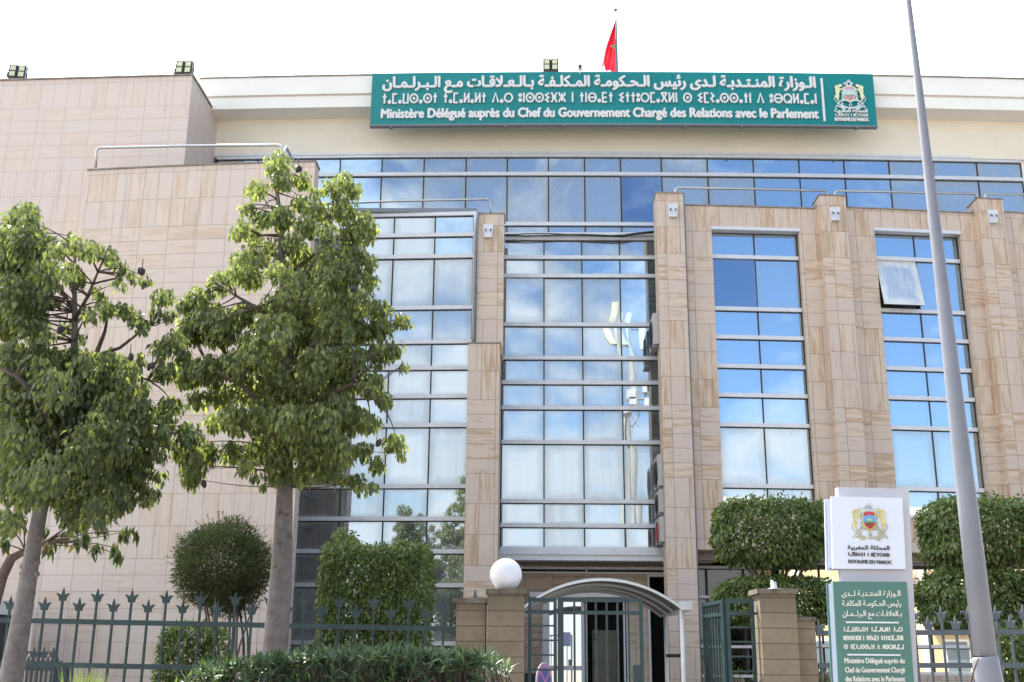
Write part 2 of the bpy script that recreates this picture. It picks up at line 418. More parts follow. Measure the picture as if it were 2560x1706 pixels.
def bark_mat(name, a, b_, sc_=9):
    m, t, b = newmat(name)
    ob = t.add('ShaderNodeTexCoord').outputs['Object']
    n = t.noise(t.map(ob, (1, 1, 1.0)), sc_, 8, .68, .4); r = t.noise(t.map(ob, (.5, .5, 6)), 5, 6, .6)
    t.put(b.inputs['Base Color'], t.mix(t.m('MULTIPLY', r, .5), t.ramp(n, [(.35, a), (.68, b_)]), (.12, .10, .09, 1)))
    b.inputs['Roughness'].default_value = .85
    t.put(b.inputs['Normal'], t.add('ShaderNodeBump', None, Strength=.6, Distance=.012, Height=t.m('ADD', n, r)))
    return m
M['bark'] = bark_mat('smooth_grey_bark', (.12, .10, .095), (.25, .22, .205))
M['bark_dark'] = bark_mat('brown_bark', (.075, .05, .038), (.16, .11, .085))
#PART2
# ================================================================== the ministry building
B = thing('ministry_building', (0, 21, 0), 'sandstone and mirror glass office block with cream roof band across the photo', 'building')
Z = lambda px, py, Y: PZ(px, py, Y, True)
X = lambda px, py, Y: PX(px, py, Y, True)
YM, YR, YL, YW, YP = 21.2, 21.45, 20.5, 20.2, 20.0

def hull(a, b_):                       # straight chord of the bow between two x
    ya, yb = bowy(a), bowy(b_)
    f = lambda x: ya+(yb-ya)*(x-a)/(b_-a)
    f.straight = True
    return f

flat = lambda x: .02
def curtain(parent, cols, rows, Y, yoff, mats, pick, tilt=None, bar=.075, bardepth=.06, vbar=.024, frame=True, name='glazing', skipcols=(), jit=.0016):
    """panes between cols x rows; rows run from the top down. Returns the glazing object, with mullions and transoms as its sub-parts"""
    g = MB()
    for i in range(len(cols)-1):
        for j in range(len(rows)-1):
            x0, x1 = cols[i]+vbar*.5, cols[i+1]-vbar*.5
            z1, z0 = rows[j]-bar*.5, rows[j+1]+bar*.5
            k = pick(i, j); g.cur = k
            if k is None: g.cur = 0; continue
            ya, yb = Y+yoff(x0), Y+yoff(x1)
            t = (tilt or {}).get((i, j), 0.0)
            a, b2 = random.gauss(0, jit)*(x1-x0), random.gauss(0, jit)*(z1-z0)
            pts = [(x0, ya-t+a, z0), (x1, yb-t-a, z0), (x1, yb-a+b2, z1), (x0, ya+a+b2, z1)]
            uv = [(i+.001, -j-.999), (i+.999, -j-.999), (i+.999, -j-.001), (i+.001, -j-.001)]
            if t:
                pts = [(p[0], p[1]-.012, p[2]) for p in pts]
                c = g.cur; g.face(pts, uv)
                back = [(p[0], p[1]+.035, p[2]) for p in pts]
                g.cur = len(mats)-1
                for q in range(4):
                    g.face([pts[q-1], back[q-1], back[q], pts[q]])
                g.face([(x0, ya+.08, z0), (x1, yb+.08, z0), (x1, yb+.08, z1), (x0, ya+.08, z1)])
            else: g.face(pts, uv)
    go = put(g, name, mats, parent)
    for i, x in enumerate(cols):
        if i in skipcols: continue
        y = Y+yoff(x); mu = MB()
        mu.box(x-vbar*.5, x+vbar*.5, y-.012, y+.05, rows[-1], rows[0]); put(mu, 'mullion', M['gasket'], go)
    for j, z in enumerate(rows):
        tr = MB(); d = bardepth; h = bar*.5
        xs_ = cols if yoff is not flat and not getattr(yoff, 'straight', False) else [cols[0], cols[-1]]
        def strip(d0, z0, z1, d1=.04):
            for i in range(len(xs_)-1):
                a, b2 = xs_[i], xs_[i+1]; ya, yb = Y+yoff(a), Y+yoff(b2)
                tr.hexa([(a, ya-d0, z0), (b2, yb-d0, z0), (b2, yb-d0, z1), (a, ya-d0, z1), (a, ya+d1, z0), (b2, yb+d1, z0), (b2, yb+d1, z1), (a, ya+d1, z1)])
        strip(d, z-h, z+h)
        tr.cur = 1; strip(.006, z-h-.019, z-h)
        put(tr, 'transom', [M['alu'], M['gasket']], go)
    return go

G = [M['glass'], M['glass_sky'], M['glass_deep_sky'], M['glass_low'], M['glass_open'], M['gasket']]

# --- opaque body behind the glass and roof
c = MB(True); c.box(-7.2, 15, 21.75, 33, 3.7, 12.9, seg=12); c.box(-7.2, 15, 23.5, 33, -.2, 3.699, seg=12); c.box(-7.2, -1.45, 21.75, 23.499, -.2, 3.699, seg=4)
put(c, 'building_core', M['dark'], B)

# --- stone tower at the left
zt = Z(481, 190, 19.4); xt = X(481, 190, 19.4)
TWB = bowy(xt); t = MB(); t.hexa([(-16, 19.4+TWB+(16+xt)*.05, -.2), (xt, 19.4+TWB, -.2), (xt, 19.4+TWB, zt), (-16, 19.4+TWB+(16+xt)*.05, zt), (-16, 31, -.2), (xt, 31, -.2), (xt, 31, zt), (-16, 31, zt)])
tw = put(t, 'stone_tower', M['stone_flare'], B)
t = MB(); t.hexa([(-16, 19.37+TWB+(16+xt)*.05, zt+.003), (xt+.03, 19.37+TWB, zt+.003), (xt+.03, 19.37+TWB, zt+.035), (-16, 19.37+TWB+(16+xt)*.05, zt+.035), (-16, 31, zt+.003), (xt+.03, 31, zt+.003), (xt+.03, 31, zt+.035), (-16, 31, zt+.035)])
put(t, 'coping', M['capping'], tw)

# --- screen wall standing in front of the left glass bay
xs0, xs1 = X(200, 600, 18.4), -3.94
zs = Z(600, 411, 18.4)
t = MB(True); t.box(xs0, xs1, 18.4, 18.75, -.2, zs)
swl = put(t, 'stone_screen_wall', M['stone_left'], B)
t = MB(True); t.box(xs0-.02, xs1+.02, 18.38, 18.78, zs+.003, zs+.03)
put(t, 'coping', M['capping'], swl)
t = MB(True); t.box(xs0, xs0+.4, 18.753, 20.4, -.2, zs-.01)
put(t, 'return_wall', M['stone_left'], swl)

# --- upper cream wall and the two-step cornice
ZT = lambda px, py, Y: PZ(px, py, Y, TOPB)
XT = lambda px, py, Y: PX(px, py, Y, TOPB)
xl, xr = xt-.3, 15.0
YC, YU = 20.85, 21.4
ztop = (ZT(600, 189, YC)+ZT(2300, 200, YC))/2
z1 = (ZT(600, 231, YC)+ZT(2300, 245, YC))/2; z2 = (ZT(600, 236.5, YC)+ZT(2300, 249, YC))/2; z3 = (ZT(600, 266, YC)+ZT(2300, 274, YC))/2
zb = (ZT(700, 386, YU)+ZT(2300, 400, YU))/2
up = MB(TOPB); up.box(xl, xr, YU, 21.74, zb, z3+.003, seg=24); put(up, 'upper_wall', M['render'], B)
cn = MB(TOPB)
cn.box(xl, xr, YC, 22.4, z1, ztop, seg=24); cn.box(xl, xr, YC+.07, 22.4, z2, z1-.001, seg=24); cn.box(xl, xr, YC+.03, 22.4, z3, z2-.001, seg=24)
put(cn, 'cornice', M['cornice'], B)
cp = MB(TOPB); cp.box(xl, xr, YC-.02, 22.4, ztop+.003, ztop+.035, seg=24); put(cp, 'coping', M['capping'], B)

# --- ribbon window under the upper wall
rc = [543, 645, 748, 851, 955.3, 1060.4, 1165.5, 1268.3, 1370.9, 1461.2, 1551, 1653, 1768, 1882.7, 1996.9, 2109.4, 2221.5, 2332, 2440.4, 2550.5]
rcx = [PX(p, 410, YR, RIBB) for p in rc]
rr_ = [zb-.02, ZT(1400, 437, YR), ZT(1400, 562, YR), ZT(1400, 590, YR), ZT(1400, 590, YR)-1.0]
deep = {(10, 1): 2, (12, 0): 1, (13, 0): 1, (14, 0): 1, (15, 0): 1, (13, 1): 1, (14, 1): 1, (12, 1): 0}  # panes given the tint of the bluer sky they mirror
def pick_r(i, j):
    if (i, j) in deep: return deep[(i, j)]
    return 1 if (i in (2, 3, 14, 15) and j < 2) else 0
rib = curtain(B, rcx, rr_, YR, lambda x: bowy(x, RIBB), G, pick_r, tilt={(10, 1): .05}, name='ribbon_window')
t = MB(RIBB); t.box(rcx[0], rcx[-1], YR-.08, YR+.06, zb-.002+.0, zb+.05, seg=20)
put(t, 'head_frame', M['alu'], rib)
t = MB(RIBB); t.box(rcx[-1]+.012, 15, YR-.02, 21.74, 8.5, zb-.003); put(t, 'end_wall', M['render'], B)

# --- middle bay
mc = [X(p, 1000, YM) for p in (1257, 1360, 1458, 1556, 1652)]
mcx = [mc[0]-.02, mc[1], mc[2], mc[3], mc[4]+.55]
mr = [Z(1400, y, YM) for y in (597.5, 645, 691, 812.5, 896, 957.5, 1020.5, 1106.5, 1254, 1314.5, 1373)]
mid = curtain(B, mcx, mr, YM, flat, G, lambda i, j: 1 if (i, j) in ((3, 1), (3, 2), (3, 3), (2, 1)) else 0, name='middle_curtain_wall', tilt={(0, 2): .02})
t = MB(); t.box(mcx[0]-.05, mcx[0]-.015, YM-.07, YM+.06, mr[-1]-.05, mr[0]+.05); put(t, 'side_frame', M['alu'], mid)
t = MB(); t.box(mcx[0]-.05, mcx[-1], YM-.10, YM+.3, mr[0]+.04, mr[0]+.10); put(t, 'head_ledge', M['alu'], mid)
t = MB(); t.box(mcx[0]-.05, mcx[-1], YM-.14, YM+.2, mr[-1]-.115, mr[-1]-.045); put(t, 'sill', M['alu'], mid)
# dark return behind the pillar
zf0 = Z(1400, 1401, YM-.1)
t = MB(); t.box(mcx[0]-.35, mcx[-1]+.4, YM-.1, YM+.15, zf0, mr[-1]-.117); put(t, 'entrance_fascia', M['white'], B)
t = MB(); t.box(mcx[0]-.35, mcx[-1]+.4, YM+.153, 23.4, zf0+.02, zf0+.3); so_ = put(t, 'entrance_soffit', M['soffit'], B)
for x in (.55, 1.35, 2.1):
    t = MB(); t.tube([(x, 21.75, zf0+.012), (x, 21.75, zf0+.03)], .06, 14); put(t, 'downlight', M['zinc'], so_)

# --- left bay
lcx = [-6.0, -5.2, -4.36, -3.55, -2.735, -1.92, X(1180, 800, YL)]
lrow = [Z(1060, y, YL) for y in (537, 588.8, 642.4, 770.4, 855.7, 921, 991.7, 1064, 1216.4, 1297.5, 1379, 1463.5, 1609)]+[.3]
lf = hull(lcx[0], lcx[-1])
lb = curtain(B, lcx, lrow, YL, lf, G, lambda i, j: 1 if (i, j) in ((5, 0), (5, 1)) else 0, name='left_curtain_wall')
xe = lcx[-1]
t = MB(); t.box(xe, xe+.055, YL+lf(xe)-.07, YL+.3, .3, lrow[0]+.04); put(t, 'side_frame', M['alu'], lb)
t = MB(); t.box(lcx[0], xe+.055, YL-.02, YL+1.1, lrow[0]+.04, lrow[0]+.12); put(t, 'roof_edge', M['zinc'], lb)
for j, z in enumerate(lrow[3:12]):
    t = MB(); t.box(-4.58, -4.52, 18.95, YL+.02, z-.03, z+.03); put(t, 'tie_beam', M['zinc'], lb)

# --- pillars
def pillar(x0, x1, y0, y1, z0, z1_, copy=True):
    t = MB(True); t.box(x0, x1, y0, y1, z0, z1_)
    o = put(t, 'pillar', M['stone'], B)
    t = MB(True); t.box(x0-.015, x1+.015, y0-.015, y1+.015, z1_+.002, z1_+.025); put(t, 'coping', M['capping'], o)
    return o
pillar(2.395, 2.925, YP, YP+.5, -.2, 10.265)
pillar(5.60, 6.12, YP, YP+.5, 3.46, 10.31)
pillar(8.81, 9.34, YP, YP+.5, 3.46, 10.40)
pillar(-1.05, -.545, YP, YP+.5, 7.0, 9.805)
pillar(-1.175, -.59, YP-.28, YP+.45, -.2, 7.13)

# --- right facade wall with its two window strips
z0w = 3.465; zw = 10.10
W1 = (3.483, 5.20); W2 = (6.712, 8.457); zs1, zs2 = 9.655, 9.735; zsill = 4.09
fw = MB(True)
Yb = YW+.42
for a, b2, za, zb_ in ((2.945, W1[0], z0w, zw), (W1[1], 5.55, z0w, zw), (5.55, W2[0], z0w, zw+.05), (W2[1], 8.8, z0w, zw+.05), (8.8, 12.5, z0w, zw+.12),
                     (W1[0], W1[1], zs1, zw), (W2[0], W2[1], zs2, zw+.05), (W1[0], W1[1], z0w, zsill), (W2[0], W2[1], z0w, zsill)):
    fw.box(a, b2, YW, Yb, za, zb_)
fwo = put(fw, 'facade_wall', M['stone'], B)
cpb = MB(True)
for a, b2, z in ((2.94, 5.55, zw), (5.551, 8.8, zw+.05), (8.801, 12.5, zw+.12)): cpb.box(a, b2, YW-.02, Yb+.02, z+.003, z+.028)
put(cpb, 'coping', M['capping'], fwo)
wr = [Z(1850, y, 20.3) for y in (577.8, 643, 772.6, 843.3, 915.6, 988, 1062, 1214.3)]
for (a, b2), zt_, mids, sash in ((W1, zs1, X(1886, 600, 20.3), {(0, 1): .03}), (W2, zs2, X(2286.5, 600, 20.3), {(0, 1): .30})):
    dz_ = zt_-wr[0]-.01
    rows = [z+dz_*(1-k/7) for k, z in enumerate(wr)]+[zsill+.03]
    cols = [a+.012, mids, b2-.012]
    def pk(i, j, a=a):
        if (i, j) == (0, 1): return 2 if a < 4 else 4
        return 1 if j < 6 else 0
    wo = curtain(B, cols, rows, YW+.16, hull(a, b2), G, pk, tilt=sash, name='window')
    t = MB(True); t.box(a-.02, b2+.02, YW-.03, YW+.1, zt_-.045, zt_+.02); put(t, 'head_frame', M['alu'], wo)
    t = MB(True); t.box(a+.001, b2-.001, YW-.02, YW+.22, zsill+.002, zsill+.03); put(t, 'sill', M['alu'], wo)
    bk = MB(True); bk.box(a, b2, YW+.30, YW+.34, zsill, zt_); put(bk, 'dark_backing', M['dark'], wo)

# --- recess under the right facade
YG = 22.0
so2 = MB(True); so2.box(2.94, 12.5, YW+.43, 22.6, z0w-.0, z0w+.2); put(so2, 'recess_soffit', M['soffit'], B)
bm_ = MB(True); bm_.box(2.94, 12.5, 20.75, 21.0, z0w-.14, z0w-.004); put(bm_, 'recess_beam', M['soffit'], B)
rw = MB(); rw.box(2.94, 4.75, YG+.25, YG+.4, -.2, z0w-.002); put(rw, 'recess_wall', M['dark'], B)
curtain(B, [2.95, P(1768, 1500, YG).x, P(1861, 1500, YG).x, 4.66], [z0w-.02, PZ(1800, 1420, YG), PZ(1800, 1494, YG), PZ(1800, 1617, YG), PZ(1800, 1690, YG), .2], YG, flat, [M['glass_shade']], lambda i, j: 0, name='recess_shade_glazing', vbar=.05, bar=.05)  # dark panes put in for the shaded recess wall
gz = [z0w-.02, PZ(2340, 1411, YG, False), PZ(2340, 1617, YG, False), PZ(2340, 1685, YG, False)]
gc = [4.78, 5.55, 6.35, PX(2321, 1500, YG, False), 8.35, 9.3, 10.25, 11.3]
curtain(B, gc, gz, YG, flat, G, lambda i, j: 3, name='lobby_window', vbar=.04, bar=.06, jit=0.0005)
t = MB(); t.box(4.76, 12.5, YG-.1, YG+.4, -.2, gz[-1]-.035); put(t, 'plinth_wall', M['stone'], B)
t = MB(); t.box(4.66, 4.76, YG-.1, YG+.098, 1.2, 2.3); put(t, 'white_post', M['white'], B)
# --- entrance wall, door and side opening
YE = 22.3
e = lambda zx, zy: P(1280+zx/4.525, 1400+zy/4.525, YE)
ew = MB()
xa, xb = -1.4, 3.0
zd = e(600, 432).z; xd0, xd1 = e(345, 900).x, e(1315, 900).x
zo = e(1650, 190).z; xo0, xo1 = e(1563, 900).x, e(1775, 900).x
ew.box(xa, xd0, YE, YE+.3, -.2, zf0+.018); ew.box(xd0, xd1, YE, YE+.3, zd, zf0+.018); ew.box(xd1, xo0, YE, YE+.3, -.2, zf0+.018)
ew.box(xo0, xo1, YE, YE+.3, zo, zf0+.018); ew.box(xo1, xb, YE, YE+.3, -.2, zf0+.018)
put(ew, 'entrance_wall', M['stone'], B)
hb = MB(); y0 = YE-.12
hb.box(xa, xb, y0, YE-.002, e(0, 155).z, e(0, 135).z); hb.box(xa, xb, y0, YE-.002, e(0, 108).z, e(0, 78).z)
hb.box(e(830, 100).x, e(850, 100).x, y0-.003, YE-.003, e(0, 136).z, e(0, 107).z)
put(hb, 'shutter_rail', M['alu'], B)
hb = MB(); hb.box(xa, xb, YE-.05, YE-.003, e(0, 134.5).z, e(0, 108.5).z); put(hb, 'shutter_slot', M['dark'], B)
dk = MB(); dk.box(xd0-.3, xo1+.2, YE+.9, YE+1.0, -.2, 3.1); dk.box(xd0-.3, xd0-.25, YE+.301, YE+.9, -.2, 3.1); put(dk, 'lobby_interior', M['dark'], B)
t = MB(); t.box(xo0-.03, xo0+.012, YE-.03, YE+.1, -.2, zo+.03); t.box(xo0+.012, xo1, YE-.03, YE+.1, zo, zo+.05); put(t, 'side_opening_frame', M['alu'], B)
dr = MB(); dx = lambda v: e(v, 900).x
for a, b2 in ((345, 424), (787, 850), (1262, 1280), (1296, 1315)): dr.box(dx(a), dx(b2), YE-.04, YE+.1, -.2, zd-.002)
dr.box(dx(424), dx(787), YE-.03, YE+.08, e(0, 1245).z, e(0, 1195).z)
dr.box(dx(345)-.25, dx(1315)+.05, YE-.42, YE-.042, zd-.0, zd+.09)
dro = put(dr, 'entrance_door', M['white'], B)
t = MB(); t.face([(dx(424), YE+.05, 0), (dx(787), YE+.05, 0), (dx(787), YE+.05, zd), (dx(424), YE+.05, zd)], [(.2, .2), (.8, .2), (.8, .8), (.2, .8)])
put(t, 'door_glass', M['glass_low'], dro)
t = MB(); t.box(dx(920), dx(1195), YE+.35, YE+.45, 0, e(0, 785).z); sd = put(t, 'steel_inner_door', M['doorsteel'], dro)
t = MB(); t.box(dx(940), dx(978), YE+.32, YE+.348, e(0, 897).z, e(0, 815).z); t.box(dx(945), dx(975), YE+.31, YE+.348, e(0, 1195).z, e(0, 1100).z); put(t, 'lock_plate', M['black'], sd)

# --- handrails on the roof terraces, downpipes
def rail(pts, r=.026, name='handrail', mat='steel'):
    t = MB(); t.tube(pts, r, 8); return put(t, name, M[mat], B)
def rl(Y, *px): return [P(a, b2, Y, True) for a, b2 in px]
rail(rl(18.55, (239, 418), (241, 380), (243, 374), (249, 370), (470, 365), (696, 363), (703, 366), (706, 375), (707, 400)))
p = P(716, 369, 18.55, True); q = P(727, 398, 18.55, True)
rail([P(712, 404, 18.55, True), P(714, 374, 18.55, True), p, p+Vector((.02, 1.3, 0)), p+Vector((.02, 1.36, -.06)), p+Vector((.02, 1.37, -.6))])
rail(rl(20.7, (790, 511), (1000, 503), (1215, 498.5), (1223, 500), (1227, 506), (1228, 540)), .025)
rail(rl(20.3, (1687, 486), (1688.5, 475), (1694, 470), (1880, 473), (2061, 477), (2066.5, 480), (2069, 494)))
rail(rl(20.3, (2085, 494), (2087, 482), (2092, 478), (2260, 481), (2434, 484.5), (2440, 488), (2443, 500)))
rail(rl(20.3, (2460, 500), (2462, 489), (2467, 485), (2600, 488)))
xp = X(1714, 520, YP)
t = MB(); y = YW+bowy(2.96)-.03
t.tube([(2.952, y, 10.36), (2.952, y, 9.9), (2.952, y, 5), (2.952, y, .2)], .024, 8); put(t, 'downpipe', M['zinc'], B)
t = MB(); t.tube([P(1195, 531, 19.95), P(1194, 545, 19.95), P(1190, 580, 19.95), P(1184, 840, 19.95), P(1181, 862, 19.95), P(1178, 868, 20.0)], .028, 8); put(t, 'downpipe', M['zinc'], B)

# ================================================================== things fixed to the building
# wall lamps
def wall_lamp(px, py, Y, label, s=1.0):
    c = P(px, py, Y, True)
    o = thing('wall_lamp', c, label, 'wall lamp', 'tapered wall lamps on the pillars')
    d = .035
    pl = MB(); pl.prism([(c.x-.1, c.z+.135), (c.x+.1, c.z+.135), (c.x+.075, c.z-.135), (c.x-.075, c.z-.135)], c.y-.09, c.y+.0)
    put(pl, 'shade', M['alu'], o, .008)
    for sx in (-1, 1):
        a = MB(); a.tube([(c.x+sx*.055, c.y-.092, c.z+.03), (c.x+sx*.045, c.y-.14, c.z+.0), (c.x+sx*.05, c.y-.15, c.z-.035)], .011, 6); put(a, 'arm', M['black'], o)
    return o
wall_lamp(1221, 581, YP, 'tapered grey wall lamp on the narrow pillar left of the middle glass bay')
wall_lamp(1681, 530, YP, 'tapered grey wall lamp on the tall pillar beside the downpipe')
wall_lamp(2085, 539, YP, 'tapered grey wall lamp on the pillar between the two window strips')
wall_lamp(2479, 545, YP, 'tapered grey wall lamp on the pillar at the right edge behind the lamp post')

# floodlights
def flood(px, py, Y, rz, label):
    c = P(px, py, Y, True)
    o = thing('floodlight', c, label, 'floodlight', 'four panel floodlights on the roof edge')
    h = MB()
    for sx in (-1, 1):
        h.box(c.x+sx*.085-.08, c.x+sx*.085+.08, c.y-.05, c.y+.03, c.z-.155, c.z+.155)
    for k in range(5):
        x = c.x-.16+.08*k; h.box(x-.006, x+.006, c.y+.03, c.y+.09, c.z-.15, c.z+.18)
    put(h, 'housing', M['black'], o)
    for sx in (-1, 1):
        for sz in (-1, 1):
            l = MB(); l.box(c.x+sx*.085-.052, c.x+sx*.085+.052, c.y-.062, c.y-.051, c.z+sz*.07-.055, c.z+sz*.07+.055); put(l, 'lamp_lens', M['lens'], o)
    b = MB(); b.tube([(c.x-.19, c.y, c.z), (c.x-.19, c.y+.02, c.z-.24), (c.x+.19, c.y+.02, c.z-.24), (c.x+.19, c.y, c.z)], .014, 6); put(b, 'bracket', M['black'], o)
    o.rotation_euler = (RA(-8), 0, rz); return o
flood(44, 182, 19.5, RA(10), 'leftmost black floodlight on the tower roof, washed pale by the bright sky')
flood(461, 172, 19.5, 0, 'black floodlight on the tower roof corner beside the cream cornice')
flood(1377, 165, 21.3, 0, 'black floodlight on the roof half hidden behind the green sign')

# camera on the sign
c = P(1449, 176, 20.62, TOPB)
o = thing('security_camera', c, 'small white security camera sticking up over the top edge of the sign', 'camera')
t = MB(); t.tube([c+Vector((.0, -.16, .0)), c+Vector((.0, -.13, .03)), c+Vector((.02, .1, .09)), c+Vector((.02, .14, .09))], [.035, .05, .05, .04], 10); put(t, 'camera_body', M['white'], o)
t = MB(); t.tube([c+Vector((.01, 0, .04)), c+Vector((.01, .05, -.06)), c+Vector((.01, .2, -.12))], .015, 6); put(t, 'arm', M['alu'], o)
t = MB(); t.tube([c+Vector((0, -.175, -.005)), c+Vector((0, -.158, -.003))], .03, 10); put(t, 'lens', M['black'], o)

M['fan_red'] = simple('dull_red_fan', (.26, .07, .05), .6)
# air conditioners on the inner face of the tall pillar
for (pa, pb, fan, lab) in ((785, 868, 0, 'topmost air conditioner on the inner face of the tall pillar, alone beside the antenna reflection'),
                           (1137, 1222, 0, 'upper unit of the three stacked air conditioners on the tall pillar'),
                           (1224, 1288, 0, 'middle unit of the three stacked air conditioners on the tall pillar'),
                           (1292, 1362, 1, 'lowest air conditioner of the stack above the entrance, with a red fan')):
    y0, y1 = YP+.22, YP+.98
    zz1 = PZ(1640, pa, y0); zz0 = PZ(1640, pb, y0)
    o = thing('air_conditioner', (2.33, y0, zz0), lab, 'air conditioner', 'air conditioners beside the middle glass bay')
    xa_ = 2.31 if fan or pa > 1000 else 2.29
    t = MB(); t.box(xa_, 2.39, y0, y1, zz0+.05, zz1); put(t, 'casing', M['ac'], o, .012)
    t = MB(); r = min(.25, (zz1-zz0)*.38)
    for k in range(5): t.tube([(xa_-.008, (y0+y1)/2+r*(k/4)*math.cos(a), (zz0+zz1)/2+r*(k/4)*math.sin(a)) for a in [i*math.pi/10 for i in range(21)]] if k else [(xa_-.012, (y0+y1)/2, (zz0+zz1)/2), (xa_-.002, (y0+y1)/2, (zz0+zz1)/2)], .012 if k else .05, 5)
    put(t, 'fan_grille', M['fan_red'] if fan else M['black'], o)
    t = MB(); t.box(xa_-.02, 2.394, y0+.06, y0+.1, zz0, zz0+.048); t.box(xa_-.02, 2.394, y1-.1, y1-.06, zz0, zz0+.048); put(t, 'bracket', M['zinc'], o)

# cable along the ledge of the middle bay
o = thing('cable', P(1450, 590, YM-.2), 'loose black cables lying along the ledge across the middle glass bay', 'cable')
for dz_, sd in ((0, 1), (.03, 3), (-.02, 8)):
    rnd = random.Random(sd)
    pts = [P(1262+i*(1640-1262)/14, 589+(2.6*math.sin(i*.55+sd) if 1 < i < 12 else 0)+(0 if i < 11 else -(i-11)*3), YM-.17)+Vector((0, 0, dz_*.6)) for i in range(15)]
    t = MB(); t.tube(pts, .011, 5); put(t, 'strand', M['black'], o)

# ------------------------------------------------------------------ lettering
ARF = {'ا': (0xFE8D, 0xFE8E, 0, 0), 'ب': (0xFE8F, 0xFE90, 0xFE91, 0xFE92), 'ة': (0xFE93, 0xFE94, 0, 0), 'ت': (0xFE95, 0xFE96, 0xFE97, 0xFE98),
       'ح': (0xFEA1, 0xFEA2, 0xFEA3, 0xFEA4), 'د': (0xFEA9, 0xFEAA, 0, 0), 'ر': (0xFEAD, 0xFEAE, 0, 0), 'ز': (0xFEAF, 0xFEB0, 0, 0),
       'س': (0xFEB1, 0xFEB2, 0xFEB3, 0xFEB4), 'ع': (0xFEC9, 0xFECA, 0xFECB, 0xFECC), 'غ': (0xFECD, 0xFECE, 0xFECF, 0xFED0), 'ف': (0xFED1, 0xFED2, 0xFED3, 0xFED4),
       'ق': (0xFED5, 0xFED6, 0xFED7, 0xFED8), 'ك': (0xFED9, 0xFEDA, 0xFEDB, 0xFEDC), 'ل': (0xFEDD, 0xFEDE, 0xFEDF, 0xFEE0), 'م': (0xFEE1, 0xFEE2, 0xFEE3, 0xFEE4),
       'ن': (0xFEE5, 0xFEE6, 0xFEE7, 0xFEE8), 'و': (0xFEED, 0xFEEE, 0, 0), 'ى': (0xFEEF, 0xFEF0, 0, 0), 'ي': (0xFEF1, 0xFEF2, 0xFEF3, 0xFEF4),
       'ئ': (0xFE89, 0xFE8A, 0xFE8B, 0xFE8C), 'ـ': (0x640, 0x640, 0x640, 0x640), 'L': (0xFEFB, 0xFEFC, 0, 0)}
def shape_ar(s):
    s = s.replace('لا', 'L'); out = []
    for i, ch in enumerate(s):
        if ch not in ARF: out.append(ch); continue
        pv = s[i-1] if i else ' '; nx = s[i+1] if i+1 < len(s) else ' '
        jp = pv in ARF and ARF[pv][2]; jn = nx in ARF and ARF[ch][2]
        f = ARF[ch]; out.append(chr(f[3] if jp and jn else f[1] if jp else f[2] if jn else f[0]) if jp or jn or ch == 'L' else ch)
    return ''.join(reversed(out))

def text_polys(body):
    """outline of a line of text as (verts2d, faces)"""
    cu = bpy.data.curves.new('tmp', 'FONT'); cu.body = body; cu.resolution_u = 3
    ob = bpy.data.objects.new('tmp', cu); COL.objects.link(ob)
    bpy.context.view_layer.update()
    me = ob.evaluated_get(bpy.context.evaluated_depsgraph_get()).to_mesh()
    v = [(q.co.x, q.co.y) for q in me.vertices]; f = [tuple(p.vertices) for p in me.polygons]
    ob.to_mesh_clear(); bpy.data.objects.remove(ob); bpy.data.curves.remove(cu)
    return v, f
def lay_text(mb, body, x0, x1, zbase, height, y, depth, mapf, capref=None, bold=.0, ref=None):
    """fit the line between x0..x1, capital height `height` above zbase; mapf(x, y, z) bends it onto its panel"""
    v, f = text_polys(body)
    a = min(p[0] for p in v); b = max(p[0] for p in v)
    hh = ref or max(p[1] for p in v)
    kx = (x1-x0)/(b-a); kz = height/hh
    # count boundary edges for the sides
    cnt = {}
    for q in f:
        for i in range(len(q)):
            e_ = (q[i-1], q[i]); cnt[e_] = cnt.get(e_, 0)+1
    offs = [(0, 0)] if not bold else [(0, 0), (-bold, 0), (bold, 0), (0, bold*.8), (0, -bold*.8)]
    for n, (ox, oz) in enumerate(offs):
        T = [(x0+(p[0]-a)*kx+ox, zbase+p[1]*kz+oz) for p in v]
        yy = y-n*.0004
        for q in f:
            pts = [mapf(*T[i][:1], yy, T[i][1]) for i in q]
            nn = (Vector(pts[1])-Vector(pts[0])).cross(Vector(pts[2])-Vector(pts[0]))
            if nn.y > 0: pts = pts[::-1]
            mb.face(pts, [(p[0], p[2]) for p in pts])
        for (i, j) in cnt:
            if (j, i) in cnt: continue
            mb.face([mapf(T[i][0], yy, T[i][1]), mapf(T[j][0], yy, T[j][1]), mapf(T[j][0], y+depth, T[j][1]), mapf(T[i][0], y+depth, T[i][1])])
    return mb

